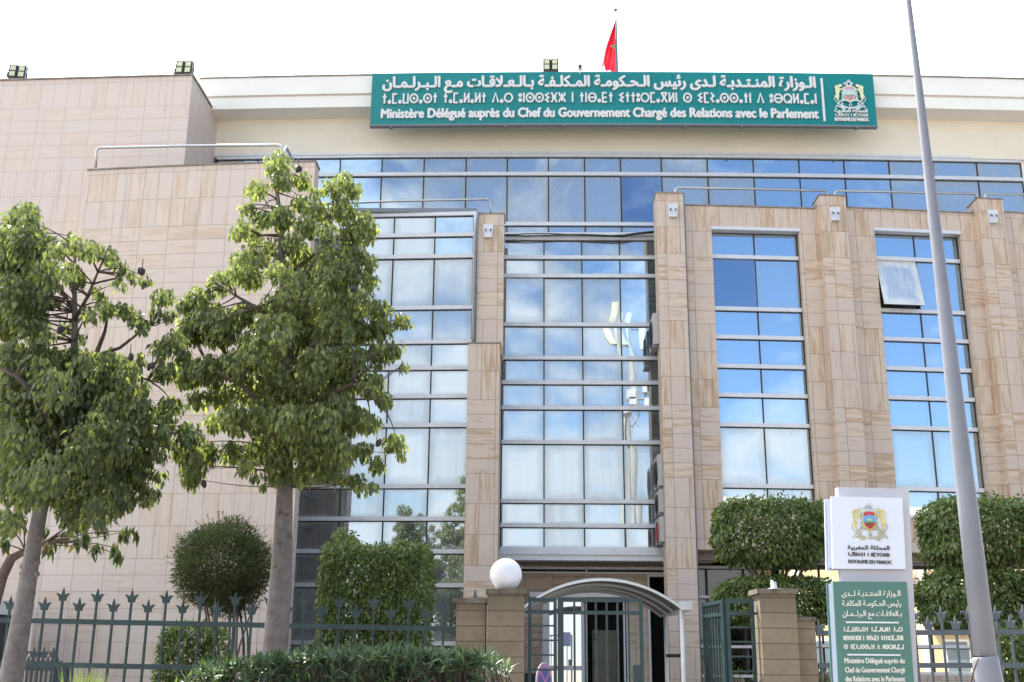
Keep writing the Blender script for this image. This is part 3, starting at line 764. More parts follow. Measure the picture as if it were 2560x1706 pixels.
# Tifinagh: every letter is a few strokes in a unit-high cell
def _circ(cx, cz, r, n=18): return [(cx+r*math.cos(2*math.pi*i/n), cz+r*math.sin(2*math.pi*i/n)) for i in range(n+1)]
TIF = {'T': (.5, [[(.25, 0), (.25, 1)], [(.03, .68), (.47, .68)]]), 'a': (.36, [_circ(.18, .17, .115)]), 'M': (.56, [[(.52, .96), (.08, .96), (.08, .04), (.52, .04)]]),
       'W': (.66, [[(.08, 1), (.08, .05), (.58, .05), (.58, 1)], [(.33, .05), (.33, .05)]]), 'S': (.92, [_circ(.46, .5, .42), _circ(.46, .5, .07, 8)]),
       'L': (.62, [[(.08, 0), (.08, 1)], [(.54, 0), (.54, 1)], [(.08, .12), (.54, .88)]]), 'D': (.74, [[(.05, 0), (.37, .96), (.69, 0)]]),
       'R': (.92, [_circ(.46, .5, .42)]), 'U': (.34, [_circ(.17, .26, .12), _circ(.17, .74, .12), [(.17, .26), (.17, .26)]]), 'N': (.2, [[(.1, 0), (.1, 1)]]),
       'I': (.56, [[(.48, .96), (.10, .74), (.44, .5), (.10, .26), (.48, .04)]]), 'X': (.72, [[(.06, 0), (.66, 1)], [(.06, 1), (.66, 0)], [(.1, .5), (.62, .5)]]),
       'Z': (.78, [[(.08, 1), (.08, .78), (.70, .22), (.70, 0)], [(.70, 1), (.70, .78), (.08, .22), (.08, 0)], [(.39, .1), (.39, .9)]]),
       'B': (.92, [_circ(.46, .5, .42), [(.06, .5), (.86, .5)]]), 'E': (.6, [[(.55, .96), (.08, .96), (.08, .04), (.55, .04)], [(.08, .5), (.52, .5)]]),
       'G': (.74, [[(.06, 0), (.68, 1)], [(.06, 1), (.68, 0)], [(.06, .97), (.68, .97)]]), 'Y': (.52, [[(.10, 1), (.42, .70), (.10, .42), (.40, .04)]]),
       'Q': (.94, [_circ(.46, .5, .42), [(.55, .3), (.88, .02)]]), 'V': (.74, [[(.37, 0), (.37, .5)], [(.06, 1), (.37, .42), (.68, 1)]]), ' ': (.42, [])}
def lay_tif(mb, code, x0, x1, zb_, h, y, depth, mapf, sw=.13):
    wid = sum(TIF[ch][0]+.13 for ch in code)-.13
    k = (x1-x0)/wid; x = x0; n = 0
    for ch in code:
        wd, strokes = TIF[ch]
        for st in strokes:
            n += 1; yy = y-(n % 5)*.0004
            hw = sw*h*.5
            pts = [(x+p[0]*k, zb_+p[1]*h) for p in st]
            closed = len(pts) > 3 and abs(pts[0][0]-pts[-1][0]) < 1e-6 and abs(pts[0][1]-pts[-1][1]) < 1e-6
            if len(pts) == 2 and pts[0] == pts[1]: continue
            L, Rr = [], []
            for i, p in enumerate(pts):
                pa = pts[i-1] if i else (pts[-2] if closed else p); pb = pts[i+1] if i+1 < len(pts) else (pts[1] if closed else p)
                d1 = Vector((p[0]-pa[0], p[1]-pa[1])); d2 = Vector((pb[0]-p[0], pb[1]-p[1]))
                if d1.length < 1e-9: d1 = d2
                if d2.length < 1e-9: d2 = d1
                d1.normalize(); d2.normalize(); nrm = Vector((-(d1.y+d2.y), d1.x+d2.x))
                if nrm.length < .3: nrm = Vector((-d1.y, d1.x))
                nrm.normalize(); s_ = hw/max(.55, nrm.dot(Vector((-d1.y, d1.x))))
                L.append((p[0]+nrm.x*s_, p[1]+nrm.y*s_)); Rr.append((p[0]-nrm.x*s_, p[1]-nrm.y*s_))
            for i in range(len(pts)-1):
                q = [Rr[i], Rr[i+1], L[i+1], L[i]]
                f3 = [mapf(a, yy, b) for a, b in q]
                nn = (Vector(f3[1])-Vector(f3[0])).cross(Vector(f3[2])-Vector(f3[0]))
                if nn.y > 0: f3 = f3[::-1]
                mb.face(f3)
                for s0, s1 in ((Rr[i], Rr[i+1]), (L[i+1], L[i])):
                    mb.face([mapf(s0[0], y+depth, s0[1]), mapf(s1[0], y+depth, s1[1]), mapf(s1[0], yy, s1[1]), mapf(s0[0], yy, s0[1])])
        x += (wd+.13)*k
    return mb
T_LINE = 'TaMaWSaST TaMaLaLT DaR UNSSIXZ N TNBaET ITTURMaGLN S IMYaSSaTN D UBQLaMaN'
EM = [M['gold'], M['olive'], M['red'], M['blue'], M['egreen'], M['brown'], M['silver']]
def emblem(mb, cx, cz, s, y, mapf, silver=False):
    """national coat of arms: crown, two lions, shield, scrolls. unit = half width"""
    q = lambda X_, Y_: (cx+(X_-805)/330*s, cz+(560-Y_)/330*s)
    lvl = [0]
    def poly(pts, mat, lift=1):
        mb.cur = mat; lvl[0] += 1
        mb.prism([q(*p) for p in pts], y-.004*lift-.0003*lvl[0]*.3, y, False, mapf)
    def stroke(pts, wd, mat, lift=1):
        mb.cur = mat
        for i in range(len(pts)-1):
            a, b = Vector(pts[i]), Vector(pts[i+1]); d = (b-a); 
            if d.length < 1e-6: continue
            d.normalize(); n_ = Vector((-d.y, d.x))*wd*.5; e_ = d*wd*.2
            lvl[0] += 1
            mb.prism([q(*(a-e_+n_)), q(*(b+e_+n_)), q(*(b+e_-n_)), q(*(a-e_-n_))], y-.004*lift-.0003*lvl[0]*.3, y, False, mapf)
    mir = lambda pts: [(1610-a, b) for a, b in pts]
    rg = 6 if silver else 1
    lion = [(600, 330), (650, 335), (668, 360), (640, 400), (610, 385), (605, 430), (650, 440), (640, 480), (605, 480), (600, 520), (580, 560), (590, 620), (560, 660), (580, 700), (545, 720), (530, 670), (500, 640), (500, 590), (525, 540), (508, 490), (520, 450), (500, 420), (510, 380), (545, 352), (590, 365)]
    for f in (lambda p: p, mir):
        poly(f(lion), 0, 2)
        stroke(f([(495, 620), (478, 660), (490, 710), (530, 745), (545, 800)]), 13, rg)
        stroke(f([(520, 820), (495, 850), (512, 885)]), 16, rg)
        stroke(f([(525, 825), (560, 850), (620, 870), (640, 905), (690, 905), (685, 870), (610, 850)]), 26, rg)
        stroke(f([(805, 745), (720, 705), (640, 712), (580, 735), (560, 780), (590, 815), (640, 810), (645, 775), (615, 765)]), 24, rg, 2)
        stroke(f([(805, 880), (720, 865), (650, 835), (600, 820)]), 30, rg)
        for a in range(5): stroke(f([(672-abs(a-1)*6, 500+a*42), (650-abs(a-1)*4, 515+a*42), (668, 535+a*42)]), 20, 6 if a % 2 else 1)
        stroke(f([(700, 410), (660, 430), (665, 465), (700, 455)]), 18, 1)
        stroke(f([(660, 650), (690, 690), (740, 700)]), 26, 1)
    poly([(700, 395), (805, 378), (912, 395), (932, 440), (930, 600), (905, 665), (805, 738), (706, 665), (680, 600), (680, 440)], 0, 2)
    poly([(712, 408), (805, 395), (898, 408), (905, 470), (905, 600), (890, 650), (805, 720), (720, 650), (705, 600), (705, 470)], 2, 3)
    poly([(695, 590), (695, 500), (730, 470), (805, 452), (880, 470), (918, 500), (918, 590)], 3, 4)
    poly([(757, 570)]+[(805-48*math.cos(math.pi*i/10), 570-48*math.sin(math.pi*i/10)) for i in range(11)]+[(853, 570)], 0, 5)
    poly([(705, 600), (705, 585), (740, 572), (770, 580), (805, 560), (840, 580), (870, 572), (905, 585), (905, 600)], 4, 6)
    star = [(805, 615), (785, 680), (835, 640), (775, 640), (825, 680), (805, 615)]
    stroke(star, 9, 5, 5)
    stroke([(805, 770), (785, 790), (785, 830), (805, 845), (825, 830), (825, 790), (805, 770)], 12, rg)
    cr = 6
    poly([(742, 358), (868, 358), (862, 388), (748, 388)], cr, 3)
    stroke([(750, 355), (690, 310), (740, 310), (775, 340)], 14, cr, 2); stroke([(860, 355), (890, 310), (865, 305), (830, 340)], 14, cr, 2)
    stroke([(720, 315), (765, 280), (805, 268), (845, 280), (880, 318)], 15, cr, 2)
    stroke([(760, 350), (780, 300), (805, 275), (830, 300), (850, 350)], 13, cr, 2)
    poly([(805, 222), (812, 242), (835, 242), (818, 254), (824, 275), (805, 262), (786, 275), (792, 254), (775, 242), (798, 242)], cr, 3)

# big green sign
YS = 20.66
sgc = P(1560, 250, YS, TOPB)
S = thing('ministry_sign', sgc, 'long teal green sign with silver lettering in three scripts along the roof', 'sign')
bend = lambda x, y, z: (x, y+bowy(x, TOPB), z)
sx0, sx1 = XT(928, 245, YS), XT(2188, 253, YS)
sz1 = (ZT(931, 180, YS)+ZT(2180, 189, YS))/2; sz0 = (ZT(924, 311, YS)+ZT(2196, 317, YS))/2
for k in range(5):
    t = MB(TOPB); t.box(sx0+(sx1-sx0)*k/5+.0015, sx0+(sx1-sx0)*(k+1)/5-.0015, YS, YS+.12, sz0, sz1, seg=4); put(t, 'sign_panel', M['signgreen'], S)
t = MB(TOPB)
t.box(sx0-.008, sx1+.008, YS-.012, YS+.11, sz0-.03, sz0-.002, seg=20); put(t, 'bottom_edge', M['zinc'], S)
for px in (977, 1262, 1410, 1713, 1854, 2142):
    x = XT(px, 313, YS); t = MB(TOPB); t.box(x-.025, x+.025, YS+.0, YS+.1, sz0-.06, sz0-.032); put(t, 'bracket', M['zinc'], S)
yf = YS-.035
def zl(pl, pr): return (ZT(pl[0], pl[1], yf)+ZT(pr[0], pr[1], yf))/2
hA = ZT(1500, 210, yf)-ZT(1500, 234.3, yf)
zbA = zl((958, 216.6), (2038, 221)); zbT = zl((956, 257), (2042, 262)); zbF = zl((953.5, 293), (2046, 297.4))
AR = 'الوزارة المنتدبة لدى رئيس الحكومة المكلفة بالعلاقات مع البرلمان'
ARK = 'الـوزارة المنـتـدبـة لـدى رئيس الـحـكومـة المـكلـفـة بـالـعـلاقـات مـع الـبـرلـمـان'
t = MB(); lay_text(t, shape_ar(ARK), XT(958, 205, yf), XT(2038, 210, yf), zbA, hA*1.1, yf, .034, bend, bold=.015, ref=.72); put(t, 'arabic_lettering', M['letter'], S)
t = MB(); lay_tif(t, T_LINE, XT(956, 245, yf), XT(2042, 250, yf), zbT, ZT(1500, 234, yf)-ZT(1500, 258.8, yf), yf, .034, bend, .15); put(t, 'tifinagh_lettering', M['letter'], S)
t = MB(); lay_text(t, 'Ministère Délégué auprès du Chef du Gouvernement Chargé des Relations avec le Parlement', XT(953.5, 285, yf), XT(2046, 288, yf), zbF, ZT(1500, 272.5, yf)-ZT(1500, 294.8, yf), yf, .034, bend, bold=.013, ref=.69); put(t, 'french_lettering', M['letter'], S)
xd_ = XT(2058, 250, yf)
t = MB(TOPB); a, b2 = XT(2053, 250, yf), XT(2063, 250, yf); t.box(xd_-.022, xd_+.022, yf, YS-.001, ZT(2064, 303, yf), ZT(2053, 196, yf)); put(t, 'divider', M['letter'], S)
t = MB(); ex = XT(2124, 240, yf); emblem(t, ex, ZT(2124, 236, yf), (XT(2164, 240, yf)-XT(2085, 240, yf))/2, yf, bend, True); put(t, 'emblem', [M['pgold'], M['silver'], M['pred'], M['pblue'], M['pgreen'], M['pbrown'], M['silver']], S)
t = MB(); x0, x1 = XT(2087, 280, yf), XT(2169, 280, yf)
lay_text(t, shape_ar('المملكة المغربية'), x0, x1, ZT(2130, 280.5, yf), .075, yf, .03, bend, bold=.005, ref=.72)
x0, x1 = XT(2088, 288, yf), XT(2170, 288, yf); lay_tif(t, 'TaGLDIT N LMVRIB', x0, x1, ZT(2130, 291.5, yf), .07, yf, .03, bend, .17)
x0, x1 = XT(2088, 298, yf), XT(2172, 298, yf); lay_text(t, 'ROYAUME DU MAROC', x0, x1, ZT(2130, 302.5, yf), .072, yf, .03, bend, bold=.006, ref=.70)
put(t, 'kingdom_lettering', M['letter'], S)

# flag on the roof
YF = 20.9
fb = P(1543, 185, YF, True)
FL = thing('flagpole', (fb.x, fb.y, fb.z-1.2), 'slim flagpole rising behind the roof sign', 'flagpole')
pt = P(1539, 27, YF, True)
t = MB(); t.tube([Vector((fb.x+.015, fb.y, fb.z-1.2)), fb, pt], [.034, .03, .024], 8); put(t, 'pole', M['zinc'], FL)
t = MB(); t.tube([pt, pt+Vector((0, 0, .03)), pt+Vector((0, 0, .05))], [.035, .05, .012], 8); put(t, 'finial', M['zinc'], FL)
FG = thing('flag', P(1540, 60, YF, True), 'red flag with a green star hanging folded from its pole', 'flag')
Lp = [(1538, 50), (1532, 68), (1524, 88), (1516, 110), (1510, 130), (1505, 146), (1503, 158), (1504, 170)]
Rp = [(1540, 50), (1540.5, 68), (1541, 88), (1541.5, 110), (1542, 130), (1542.6, 146), (1543, 158), (1543, 172)]
t = MB(); NC = 14; gp = []
for i, (l, r) in enumerate(zip(Lp, Rp)):
    row = []
    for j in range(NC+1):
        u = j/NC
        p = P(l[0]+(r[0]-l[0])*u, l[1]+(r[1]-l[1])*u+(16*u if i == len(Lp)-1 else 0), YF, True)
        p.y += (1-u)*.10*math.sin(u*17+i*.35)*min(1, i*.4)+(1-u)*.05*math.sin(u*31)
        row.append(p)
    gp.append(row)
for i in range(len(gp)-1):
    for j in range(NC): t.face([gp[i+1][j], gp[i+1][j+1], gp[i][j+1], gp[i][j]], None, True)
M['flag'] = leaf_mat('red_flag_cloth', (.62, .03, .08), (.62, .03, .08), (.62, .03, .08), .3, .5, .3)
fl = put(t, 'cloth', M['flag'], FG)
t = MB(); yst = YF-.13
for a, b2 in (((1527, 116), (1543, 112.5)), ((1527, 116.5), (1543, 119)), ((1536, 114), (1542, 132)), ((1543, 118), (1541, 133))):
    t.tube([P(*a, yst, True), P(*b2, yst, True)], .012, 5)
put(t, 'star', M['egreen'], FG)
#PART3
# ================================================================== ground
def sheet(name, x0, x1, y0, y1, z, mat, n=1):
    t = MB(); t.face([(x0, y0, z), (x1, y0, z), (x1, y1, z), (x0, y1, z)]); o = t.build(name, mat); return tag(o, kind='structure')
sheet('ground', -300, 300, -300, 300, -.02, M['paving'])
sheet('road', -300, 300, -9, 6.2, -.012, M['asphalt'])
t = MB(); t.box(-300, 300, 6.2, 6.4, -.1, .13); tag(t.build('kerb', M['kerb']), kind='structure')
t = MB(); t.box(-300, 300, 6.4, 11.8, -.1, .12); tag(t.build('pavement', M['paving']), kind='structure')
t = MB(); t.box(-30, -.8, 12.2, 18.2, -.1, .16); tag(t.build('garden_bed', M['soil']), kind='structure')
t = MB(); t.box(3.0, 30, 12.2, 19.8, -.1, .16); tag(t.build('garden_ground', M['soil']), kind='structure')

# ================================================================== fence, gate pillars and gates
def p3(x, y, Y): return P(x, y, Y)
def picket_mesh(x, y, ztop, z0=.35):
    """square bar with a three pointed finial, top point at ztop"""
    t = MB(); r = .011
    zc = ztop-.135
    t.box(x-r, x+r, y-r, y+r, z0, zc)
    pr = [(-.034, 0), (.034, 0), (.040, .035), (.058, .065), (.078, .075), (.055, .082), (.032, .072), (.018, .055), (.012, .09), (0, .135), (-.012, .09), (-.018, .055), (-.032, .072), (-.055, .082), (-.078, .075), (-.058, .065), (-.040, .035)]
    t.prism([(x+a, zc+b) for a, b in pr], y-.012, y+.012, True)
    return t
def fence(xs, tall_first, Yf, top_t, top_s, zr, x_ends, mat, label, group=None, picket_zoff=None):
    o = thing('iron_fence', (xs[0], Yf, 0), label, 'fence', group)
    for k, (za, zb_) in enumerate(zr):
        t = MB(); h = .026
        t.hexa([(x_ends[0], Yf-.02, za-h), (x_ends[1], Yf-.02, zb_-h), (x_ends[1], Yf-.02, zb_+h), (x_ends[0], Yf-.02, za+h),
                (x_ends[0], Yf+.02, za-h), (x_ends[1], Yf+.02, zb_-h), (x_ends[1], Yf+.02, zb_+h), (x_ends[0], Yf+.02, za+h)])
        put(t, 'rail', mat, o)
    for i, x in enumerate(xs):
        tall = (i % 2 == 0) == tall_first
        u = (x-xs[0])/max(.01, xs[-1]-xs[0])
        zt_ = (top_t[0]+(top_t[1]-top_t[0])*u) if tall else (top_s[0]+(top_s[1]-top_s[0])*u)
        put(picket_mesh(x, Yf-.002*(i % 2), zt_), 'picket', mat, o)
    w_ = MB(); w_.box(x_ends[0], x_ends[1], Yf-.12, Yf+.12, 0, .36); put(w_, 'low_wall', M['block'], o)
    return o
xs = [-5.69+.1835*i for i in range(27)]
fence(xs, True, 12.0, (2.27, 2.205), (2.172, 2.105), [(1.935, 1.868), (1.492, 1.432)], (-6.6, -.80), M['green'],
      'dark green iron fence with spear tops, left of the stone gate pillars')
xs = [2.99+.1415*i for i in range(24)]
fence(xs, False, 12.0, (2.112, 2.17), (2.0, 2.09), [(1.852, 1.90), (1.532, 1.56)], (2.96, 6.4), M['greyfence'],
      'grey green iron fence with spear tops, behind the totem sign and lamp post')
# small far fence glimpsed low at the left
def small_fence(x0, n, st, Yf, zt, zr, label):
    o = thing('iron_fence', (x0, Yf, 0), label, 'fence')
    t = MB(); t.box(x0-.1, x0+st*(n-1)+.1, Yf-.02, Yf+.02, zr-.03, zr+.03); put(t, 'rail', M['green'], o)
    for i in range(n): put(picket_mesh(x0+st*i, Yf, zt-(.12 if i % 2 else 0)), 'picket', M['green'], o)
    for x in (x0-.1, x0+st*(n-1)+.1):
        t = MB(); t.box(x-.06, x+.06, Yf-.06, Yf+.06, 0, zr+.05); put(t, 'post', M['green'], o)
small_fence(P(60, 1640, 15.5).x, 8, .066, 15.5, P(60, 1618, 15.5).z, P(60, 1671, 15.5).z, 'short low spear fence in the garden beside the leaning tree trunk')
# guard booth at the left edge
bx = P(20, 1560, 17.5)
o = thing('guard_booth', (bx.x-.6, 17.5, 0), 'dark green booth with white roof band at the far left edge behind the fence', 'booth')
t = MB(); t.box(bx.x-1.5, bx.x, 17.2, 18.2, 0, P(20, 1537, 17.2).z); put(t, 'wall', simple('booth_green_paint', (.02, .035, .035), .6), o)
t = MB(); t.box(bx.x-1.6, bx.x+.03, 17.1, 18.3, P(20, 1536, 17.1).z, P(20, 1500, 17.1).z); put(t, 'roof', M['white'], o)

def gate_pillar(x0, x1, y0, y1, ztop, over, label, capt=.05):
    o = thing('gate_pillar', ((x0+x1)/2, (y0+y1)/2, 0), label, 'pillar', 'sandy stone gate pillars')
    t = MB(); t.box(x0, x1, y0, y1, 0, ztop-capt-.002); put(t, 'shaft', M['block'], o, .012)
    t = MB(); t.box(x0-over, x1+over, y0-over, y1+over, ztop-capt, ztop); put(t, 'cap', M['cap'], o, .012)
    return o
gate_pillar(-.452, -.072, 11.8, 12.18, 2.27, .02, 'taller left gate pillar of sandy blocks carrying the white globe')
pl = gate_pillar(-.775, -.472, 11.85, 12.15, 2.175, .04, 'lower stone gate pillar between the green fence and the globe pillar')
sp_ = P(1188, 1474, 12.0)
t = MB(); zb2 = 2.177; t.hexa([(sp_.x-.02, 11.96, zb2), (sp_.x+.03, 11.96, zb2), (sp_.x+.004, 11.995, sp_.z), (sp_.x-.004, 11.995, sp_.z), (sp_.x-.02, 12.02, zb2), (sp_.x+.03, 12.02, zb2), (sp_.x+.004, 12.0, sp_.z), (sp_.x-.004, 12.0, sp_.z)])
put(t, 'spike', M['greyfence'], pl)
gate_pillar(2.352, 2.722, 11.8, 12.2, 2.29, .03, 'taller right gate pillar with a bare lamp base on its cap')
gate_pillar(2.74, 2.94, 11.95, 12.2, 2.015, .015, 'low narrow stone pillar between the right gate pillar and the totem sign', .04)
g = P(1265, 1437, 11.98)
o = thing('globe_lamp', (g.x, g.y, 2.272), 'round white globe lamp on top of the left gate pillar', 'lamp')
t = MB(); t.ball((g.x, g.y, 2.262+.165), .169, 32, 20); put(t, 'globe', M['globe'], o)
t = MB(); t.tube([(g.x, g.y, 2.271), (g.x, g.y, 2.29)], .08, 16); put(t, 'base_ring', M['zinc'], o)
g = P(1937, 1470, 12.0)
o = thing('lamp_base', (g.x, g.y, 2.292), 'small grey lamp base without globe on the right gate pillar', 'lamp base')
t = MB(); t.tube([(g.x, g.y, 2.291), (g.x, g.y, 2.303)], .085, 16); put(t, 'plate', M['alu'], o)
t = MB(); t.tube([(g.x-.01, g.y, 2.304), (g.x-.01, g.y, 2.37)], [.035, .03], 12); put(t, 'socket', M['alu'], o)
t = MB(); t.tube([(g.x-.025, g.y, 2.37), (g.x-.025, g.y, 2.39)], [.015, .015], 8); put(t, 'stub', M['alu'], o)

def side_panel(x0, x1, y, label, post_left):
    o = thing('gate_side_panel', ((x0+x1)/2, y, 0), label, 'gate panel')
    w_ = .035
    for x in (x0, x1-w_):
        t = MB(); t.box(x, x+w_, y-.02, y+.02, .1, 2.195); put(t, 'post', M['green'], o)
    t = MB(); t.box(x0+w_, x1-w_, y-.018, y+.018, 2.15, 2.193); t.box(x0+w_, x1-w_, y-.018, y+.018, 2.03, 2.066); put(t, 'top_rail', M['green'], o)
    for k in range(12):
        z = 1.908-.147*k
        if z < .15: break
        t = MB(); t.box(x0+w_, x1-w_, y-.009, y+.009, z-.009, z+.009); put(t, 'bar', M['green'], o)
    t = MB()
    xx = x0-.055 if post_left else x1+.003
    t.box(xx, xx+.052, y-.012, y+.012, 2.035, 2.06); put(t, 'wall_bracket', M['green'], o)
side_panel(-.032, .268, 12.0, 'fixed green gate panel of horizontal bars beside the globe pillar', True)
side_panel(2.035, 2.325, 12.0, 'fixed green gate panel of horizontal bars beside the right gate pillar', False)
def leaf_gate(A, d, L, label, nb=5):
    """gate leaf: hinge at A, running along unit vector d for L metres"""
    o = thing('gate_leaf', (A[0], A[1], 0), label, 'gate')
    n = Vector((-d[1], d[0], 0)); d = Vector((d[0], d[1], 0)); A = Vector((A[0], A[1], 0))
    def bar(s0, s1, z0, z1_, th):
        t = MB(); c = []
        for e_ in (-th, th):
            for s_, z in ((s0, z0), (s1, z0), (s1, z1_), (s0, z1_)):
                q = A+d*s_+n*e_; c.append((q.x, q.y, z))
        return t.hexa(c)
    put(bar(0, .062, .12, 2.193, .03), 'hinge_post', M['green'], o)
    put(bar(L-.04, L, .12, 2.192, .022), 'end_post', M['green'], o)
    put(bar(.063, L-.041, 2.152, 2.19, .02), 'top_rail', M['green'], o)
    put(bar(.063, L-.041, 2.025, 2.063, .02), 'mid_rail', M['green'], o)
    put(bar(.063, L-.041, .2, .24, .02), 'bottom_rail', M['green'], o)
    for k in range(nb):
        s_ = .063+(L-.1)*(k+1)/(nb+1)
        put(bar(s_-.011, s_+.011, .245, 2.15, .010), 'bar', M['green'], o)
    put(bar(L-.115, L-.042, 1.35, 1.52, .03), 'lock_box', M['green'], o)
    return o
leaf_gate((.275, 12.0), (1, 0), .89, 'closed left leaf of the green entrance gate with upright bars', 6)
leaf_gate((2.03, 12.03), (-.105, .994), .88, 'right leaf of the green entrance gate swung open towards the building', 6)

# arched entrance canopy
o = thing('entrance_canopy', (1.04, 17.8, 0), 'white arched canopy roof on slim posts over the entrance path', 'canopy')
yA, yB = 16.5, 19.2; xL, xR, zE, zT = -.11, 2.17, 2.31, 2.715
N_ = 28; arc = []
hw_ = (xR-xL)/2; rise = zT-zE; Rr_ = (hw_*hw_+rise*rise)/(2*rise); th = math.asin(hw_/Rr_)
arc = [((xL+xR)/2+Rr_*math.sin(-th+2*th*i/N_), zT-Rr_+Rr_*math.cos(-th+2*th*i/N_)) for i in range(N_+1)]
M['canopy'] = leaf_mat('translucent_canopy_sheet', (.15, .14, .125), (.15, .14, .125), (.15, .14, .125), .03, .5, .3)
t = MB()
for i in range(N_): 
    (a, z), (b2, zz) = arc[i], arc[i+1]
    t.face([(a, yA+.05, z-.03), (b2, yA+.05, zz-.03), (b2, yB, zz-.03), (a, yB, z-.03)], None, True)
put(t, 'roof_sheet', M['canopy'], o)
for k, yy in enumerate((yA, 17.4, 18.3, yB)):
    t = MB(); wdt = .06 if k == 0 else .04; th_ = .035 if k == 0 else .022
    for i in range(N_):
        (a, z), (b2, zz) = arc[i], arc[i+1]
        q0 = .055 if k == 0 else .06; q1 = 0.015 if k == 0 else -.034
        if k: q0, q1 = .075, .034
        t.hexa([(a, yy, z-q0), (b2, yy, zz-q0), (b2, yy, zz-q1), (a, yy, z-q1), (a, yy+wdt, z-q0), (b2, yy+wdt, zz-q0), (b2, yy+wdt, zz-q1), (a, yy+wdt, z-q1)])
    put(t, 'arch_rib', M['white'] if k == 0 else M['alu'], o)
for x0, x1 in ((xL-.14, xL), (xR, xR+.145)):
    t = MB(); t.box(x0, x1, yA-.01, yB, 2.255, 2.38); put(t, 'side_beam', M['white'], o, .008)
for x in (xL-.03, xR-.0):
    for yy in (yA+.08, 18.6):
        t = MB(); t.tube([(x, yy, .0), (x, yy, 2.3 if x < 0 else 2.26)], .031, 12); put(t, 'post', M['white'], o)
t = MB(); t.box(xR-.01, xR+.02, 16.6, 18.6, 1.60, 1.65); put(t, 'cross_bar', M['black'], o)

# no stopping sign and paper, entrance clutter
c = P(1361, 1706, 13.2)
o = thing('no_stopping_sign', (c.x, c.y, 0), 'round blue no stopping sign with a faded pink border, standing turned sideways inside the gate', 'road sign')
ang = RA(62)
mp = lambda x, y, z: (c.x+x*math.cos(ang)-y*math.sin(ang), c.y+x*math.sin(ang)+y*math.cos(ang), c.z+z)
circ = lambda r: [(r*math.cos(i*math.pi/20)*.95, r*math.sin(i*math.pi/20)*1.05) for i in range(40)]
t = MB(); t.prism(circ(.205), 0, .012, True, mp); put(t, 'plate', M['white'], o)
t = MB(); t.prism(circ(.197), -.004, 0, False, mp); put(t, 'border', M['cork'], o)
t = MB(); t.prism(circ(.15), -.008, 0, False, mp); put(t, 'blue_disc', M['signblue'], o)
t = MB()
for s_ in (1, -1):
    v = Vector((1, s_)).normalized()*.15; w2 = Vector((-v.y, v.x)).normalized()*.016
    t.prism([tuple(-v-w2), tuple(v-w2), tuple(v+w2), tuple(-v+w2)], -.012-.001*s_, 0, False, mp)
put(t, 'cross', M['cork'], o)
t = MB(); t.tube([mp(0, .03, -c.z), mp(0, .03, .15)], .022, 8); put(t, 'pole', M['zinc'], o)
p0, p1 = P(1280+580/4.525, 1400+975/4.525, 22.24), P(1280+663/4.525, 1400+820/4.525, 22.24)
t = MB(); t.box(p0.x, p1.x, 22.235, 22.24, p0.z, p1.z); tag(t.build('paper_notice', M['paper']), 'lilac paper notice taped to the glass of the entrance door', 'notice')
c = P(1322, 1690, 20.9)
o = thing('dark_chair', (c.x, c.y, 0), 'black chair back beside the entrance door, just left of the round sign', 'chair')
t = MB(); t.box(c.x-.2, c.x+.12, c.y-.03, c.y+.03, .75, PZ(1322, 1683, 20.9, False)); put(t, 'backrest', M['black'], o, .03)
t = MB(); t.box(c.x-.2, c.x+.2, c.y-.5, c.y-.0, .42, .48); put(t, 'seat', M['black'], o)
for dx_, dy_ in ((-.18, -.45), (.18, -.45), (-.18, -.05), (.18, -.05)):
    t = MB(); t.tube([(c.x+dx_, c.y+dy_, 0), (c.x+dx_, c.y+dy_, .42)], .018, 6); put(t, 'leg', M['black'], o)

# ================================================================== totem sign
YT = 9.0
T = thing('totem_sign', (2.75, YT, 0), 'tall grey totem sign with a white emblem panel above a green lettered panel', 'sign')
same = lambda x, y, z: (x, y, z)
def pp(*px, Y=YT): return [(P(a, b, Y).x, P(a, b, Y).z) for a, b in px]
def down(pl, pr, z):                    # carry the side edges on down to height z
    return z
a = pp((2099, 1216), (2277, 1220), (2300, 1700), (2155, 1700))
k = lambda p, q, z: p[0]+(q[0]-p[0])*(z-p[1])/(q[1]-p[1])
zb0 = .12
t = MB(); t.prism([a[0], a[1], (k(a[1], a[2], zb0), zb0), (k(a[0], a[3], zb0)-.2, zb0)], YT+.05, YT+.15, True); put(t, 'slab', M['totem'], T)
t = MB(); zc_ = 1.5
wp = pp((2077.5, 1241), (2256, 1245), (2264.5, 1423), (2082, 1422))
gp_ = pp((2082.5, 1454), (2267, 1455), (2285, 1706), (2096, 1706))
gz0 = .6
gp2 = [gp_[0], gp_[1], (k(gp_[1], gp_[2], gz0), gz0), (k(gp_[0], gp_[3], gz0), gz0)]
for poly, m_, nm in ((wp, 'totemwhite', 'white_panel'), (gp2, 'totemgreen', 'green_panel')):
    t = MB(); t.prism(poly, YT-.0, YT+.02, True); pn = put(t, nm, M[m_], T)
    sh = [(x-.004, z-.0) for x, z in poly]
    t = MB(); t.prism([(x+(.008 if i in (0, 3) else -.012), z+(-.01 if i < 2 else .01)) for i, (x, z) in enumerate(poly)], YT+.022, YT+.19, True); put(t, 'edge_frame', M['blue_edge'], pn)
    t = MB(); t.prism(sh, YT+.192, YT+.21, True); put(t, 'rear_sheet', M[m_], pn)
yt = YT-.006
q = lambda x, y: P(x, y, yt)
ec = q(2173, 1302.5)
t = MB(); emblem(t, ec.x, ec.z-.0, (q(2218, 1300).x-q(2128, 1300).x)/2, yt+.008, same); put(t, 'emblem', EM, T)
z4p = lambda x, y: (2060+x/7.126, 1220+y/7.126)
z5p = lambda x, y: (2060+x/5.896, 1440+y/5.896)
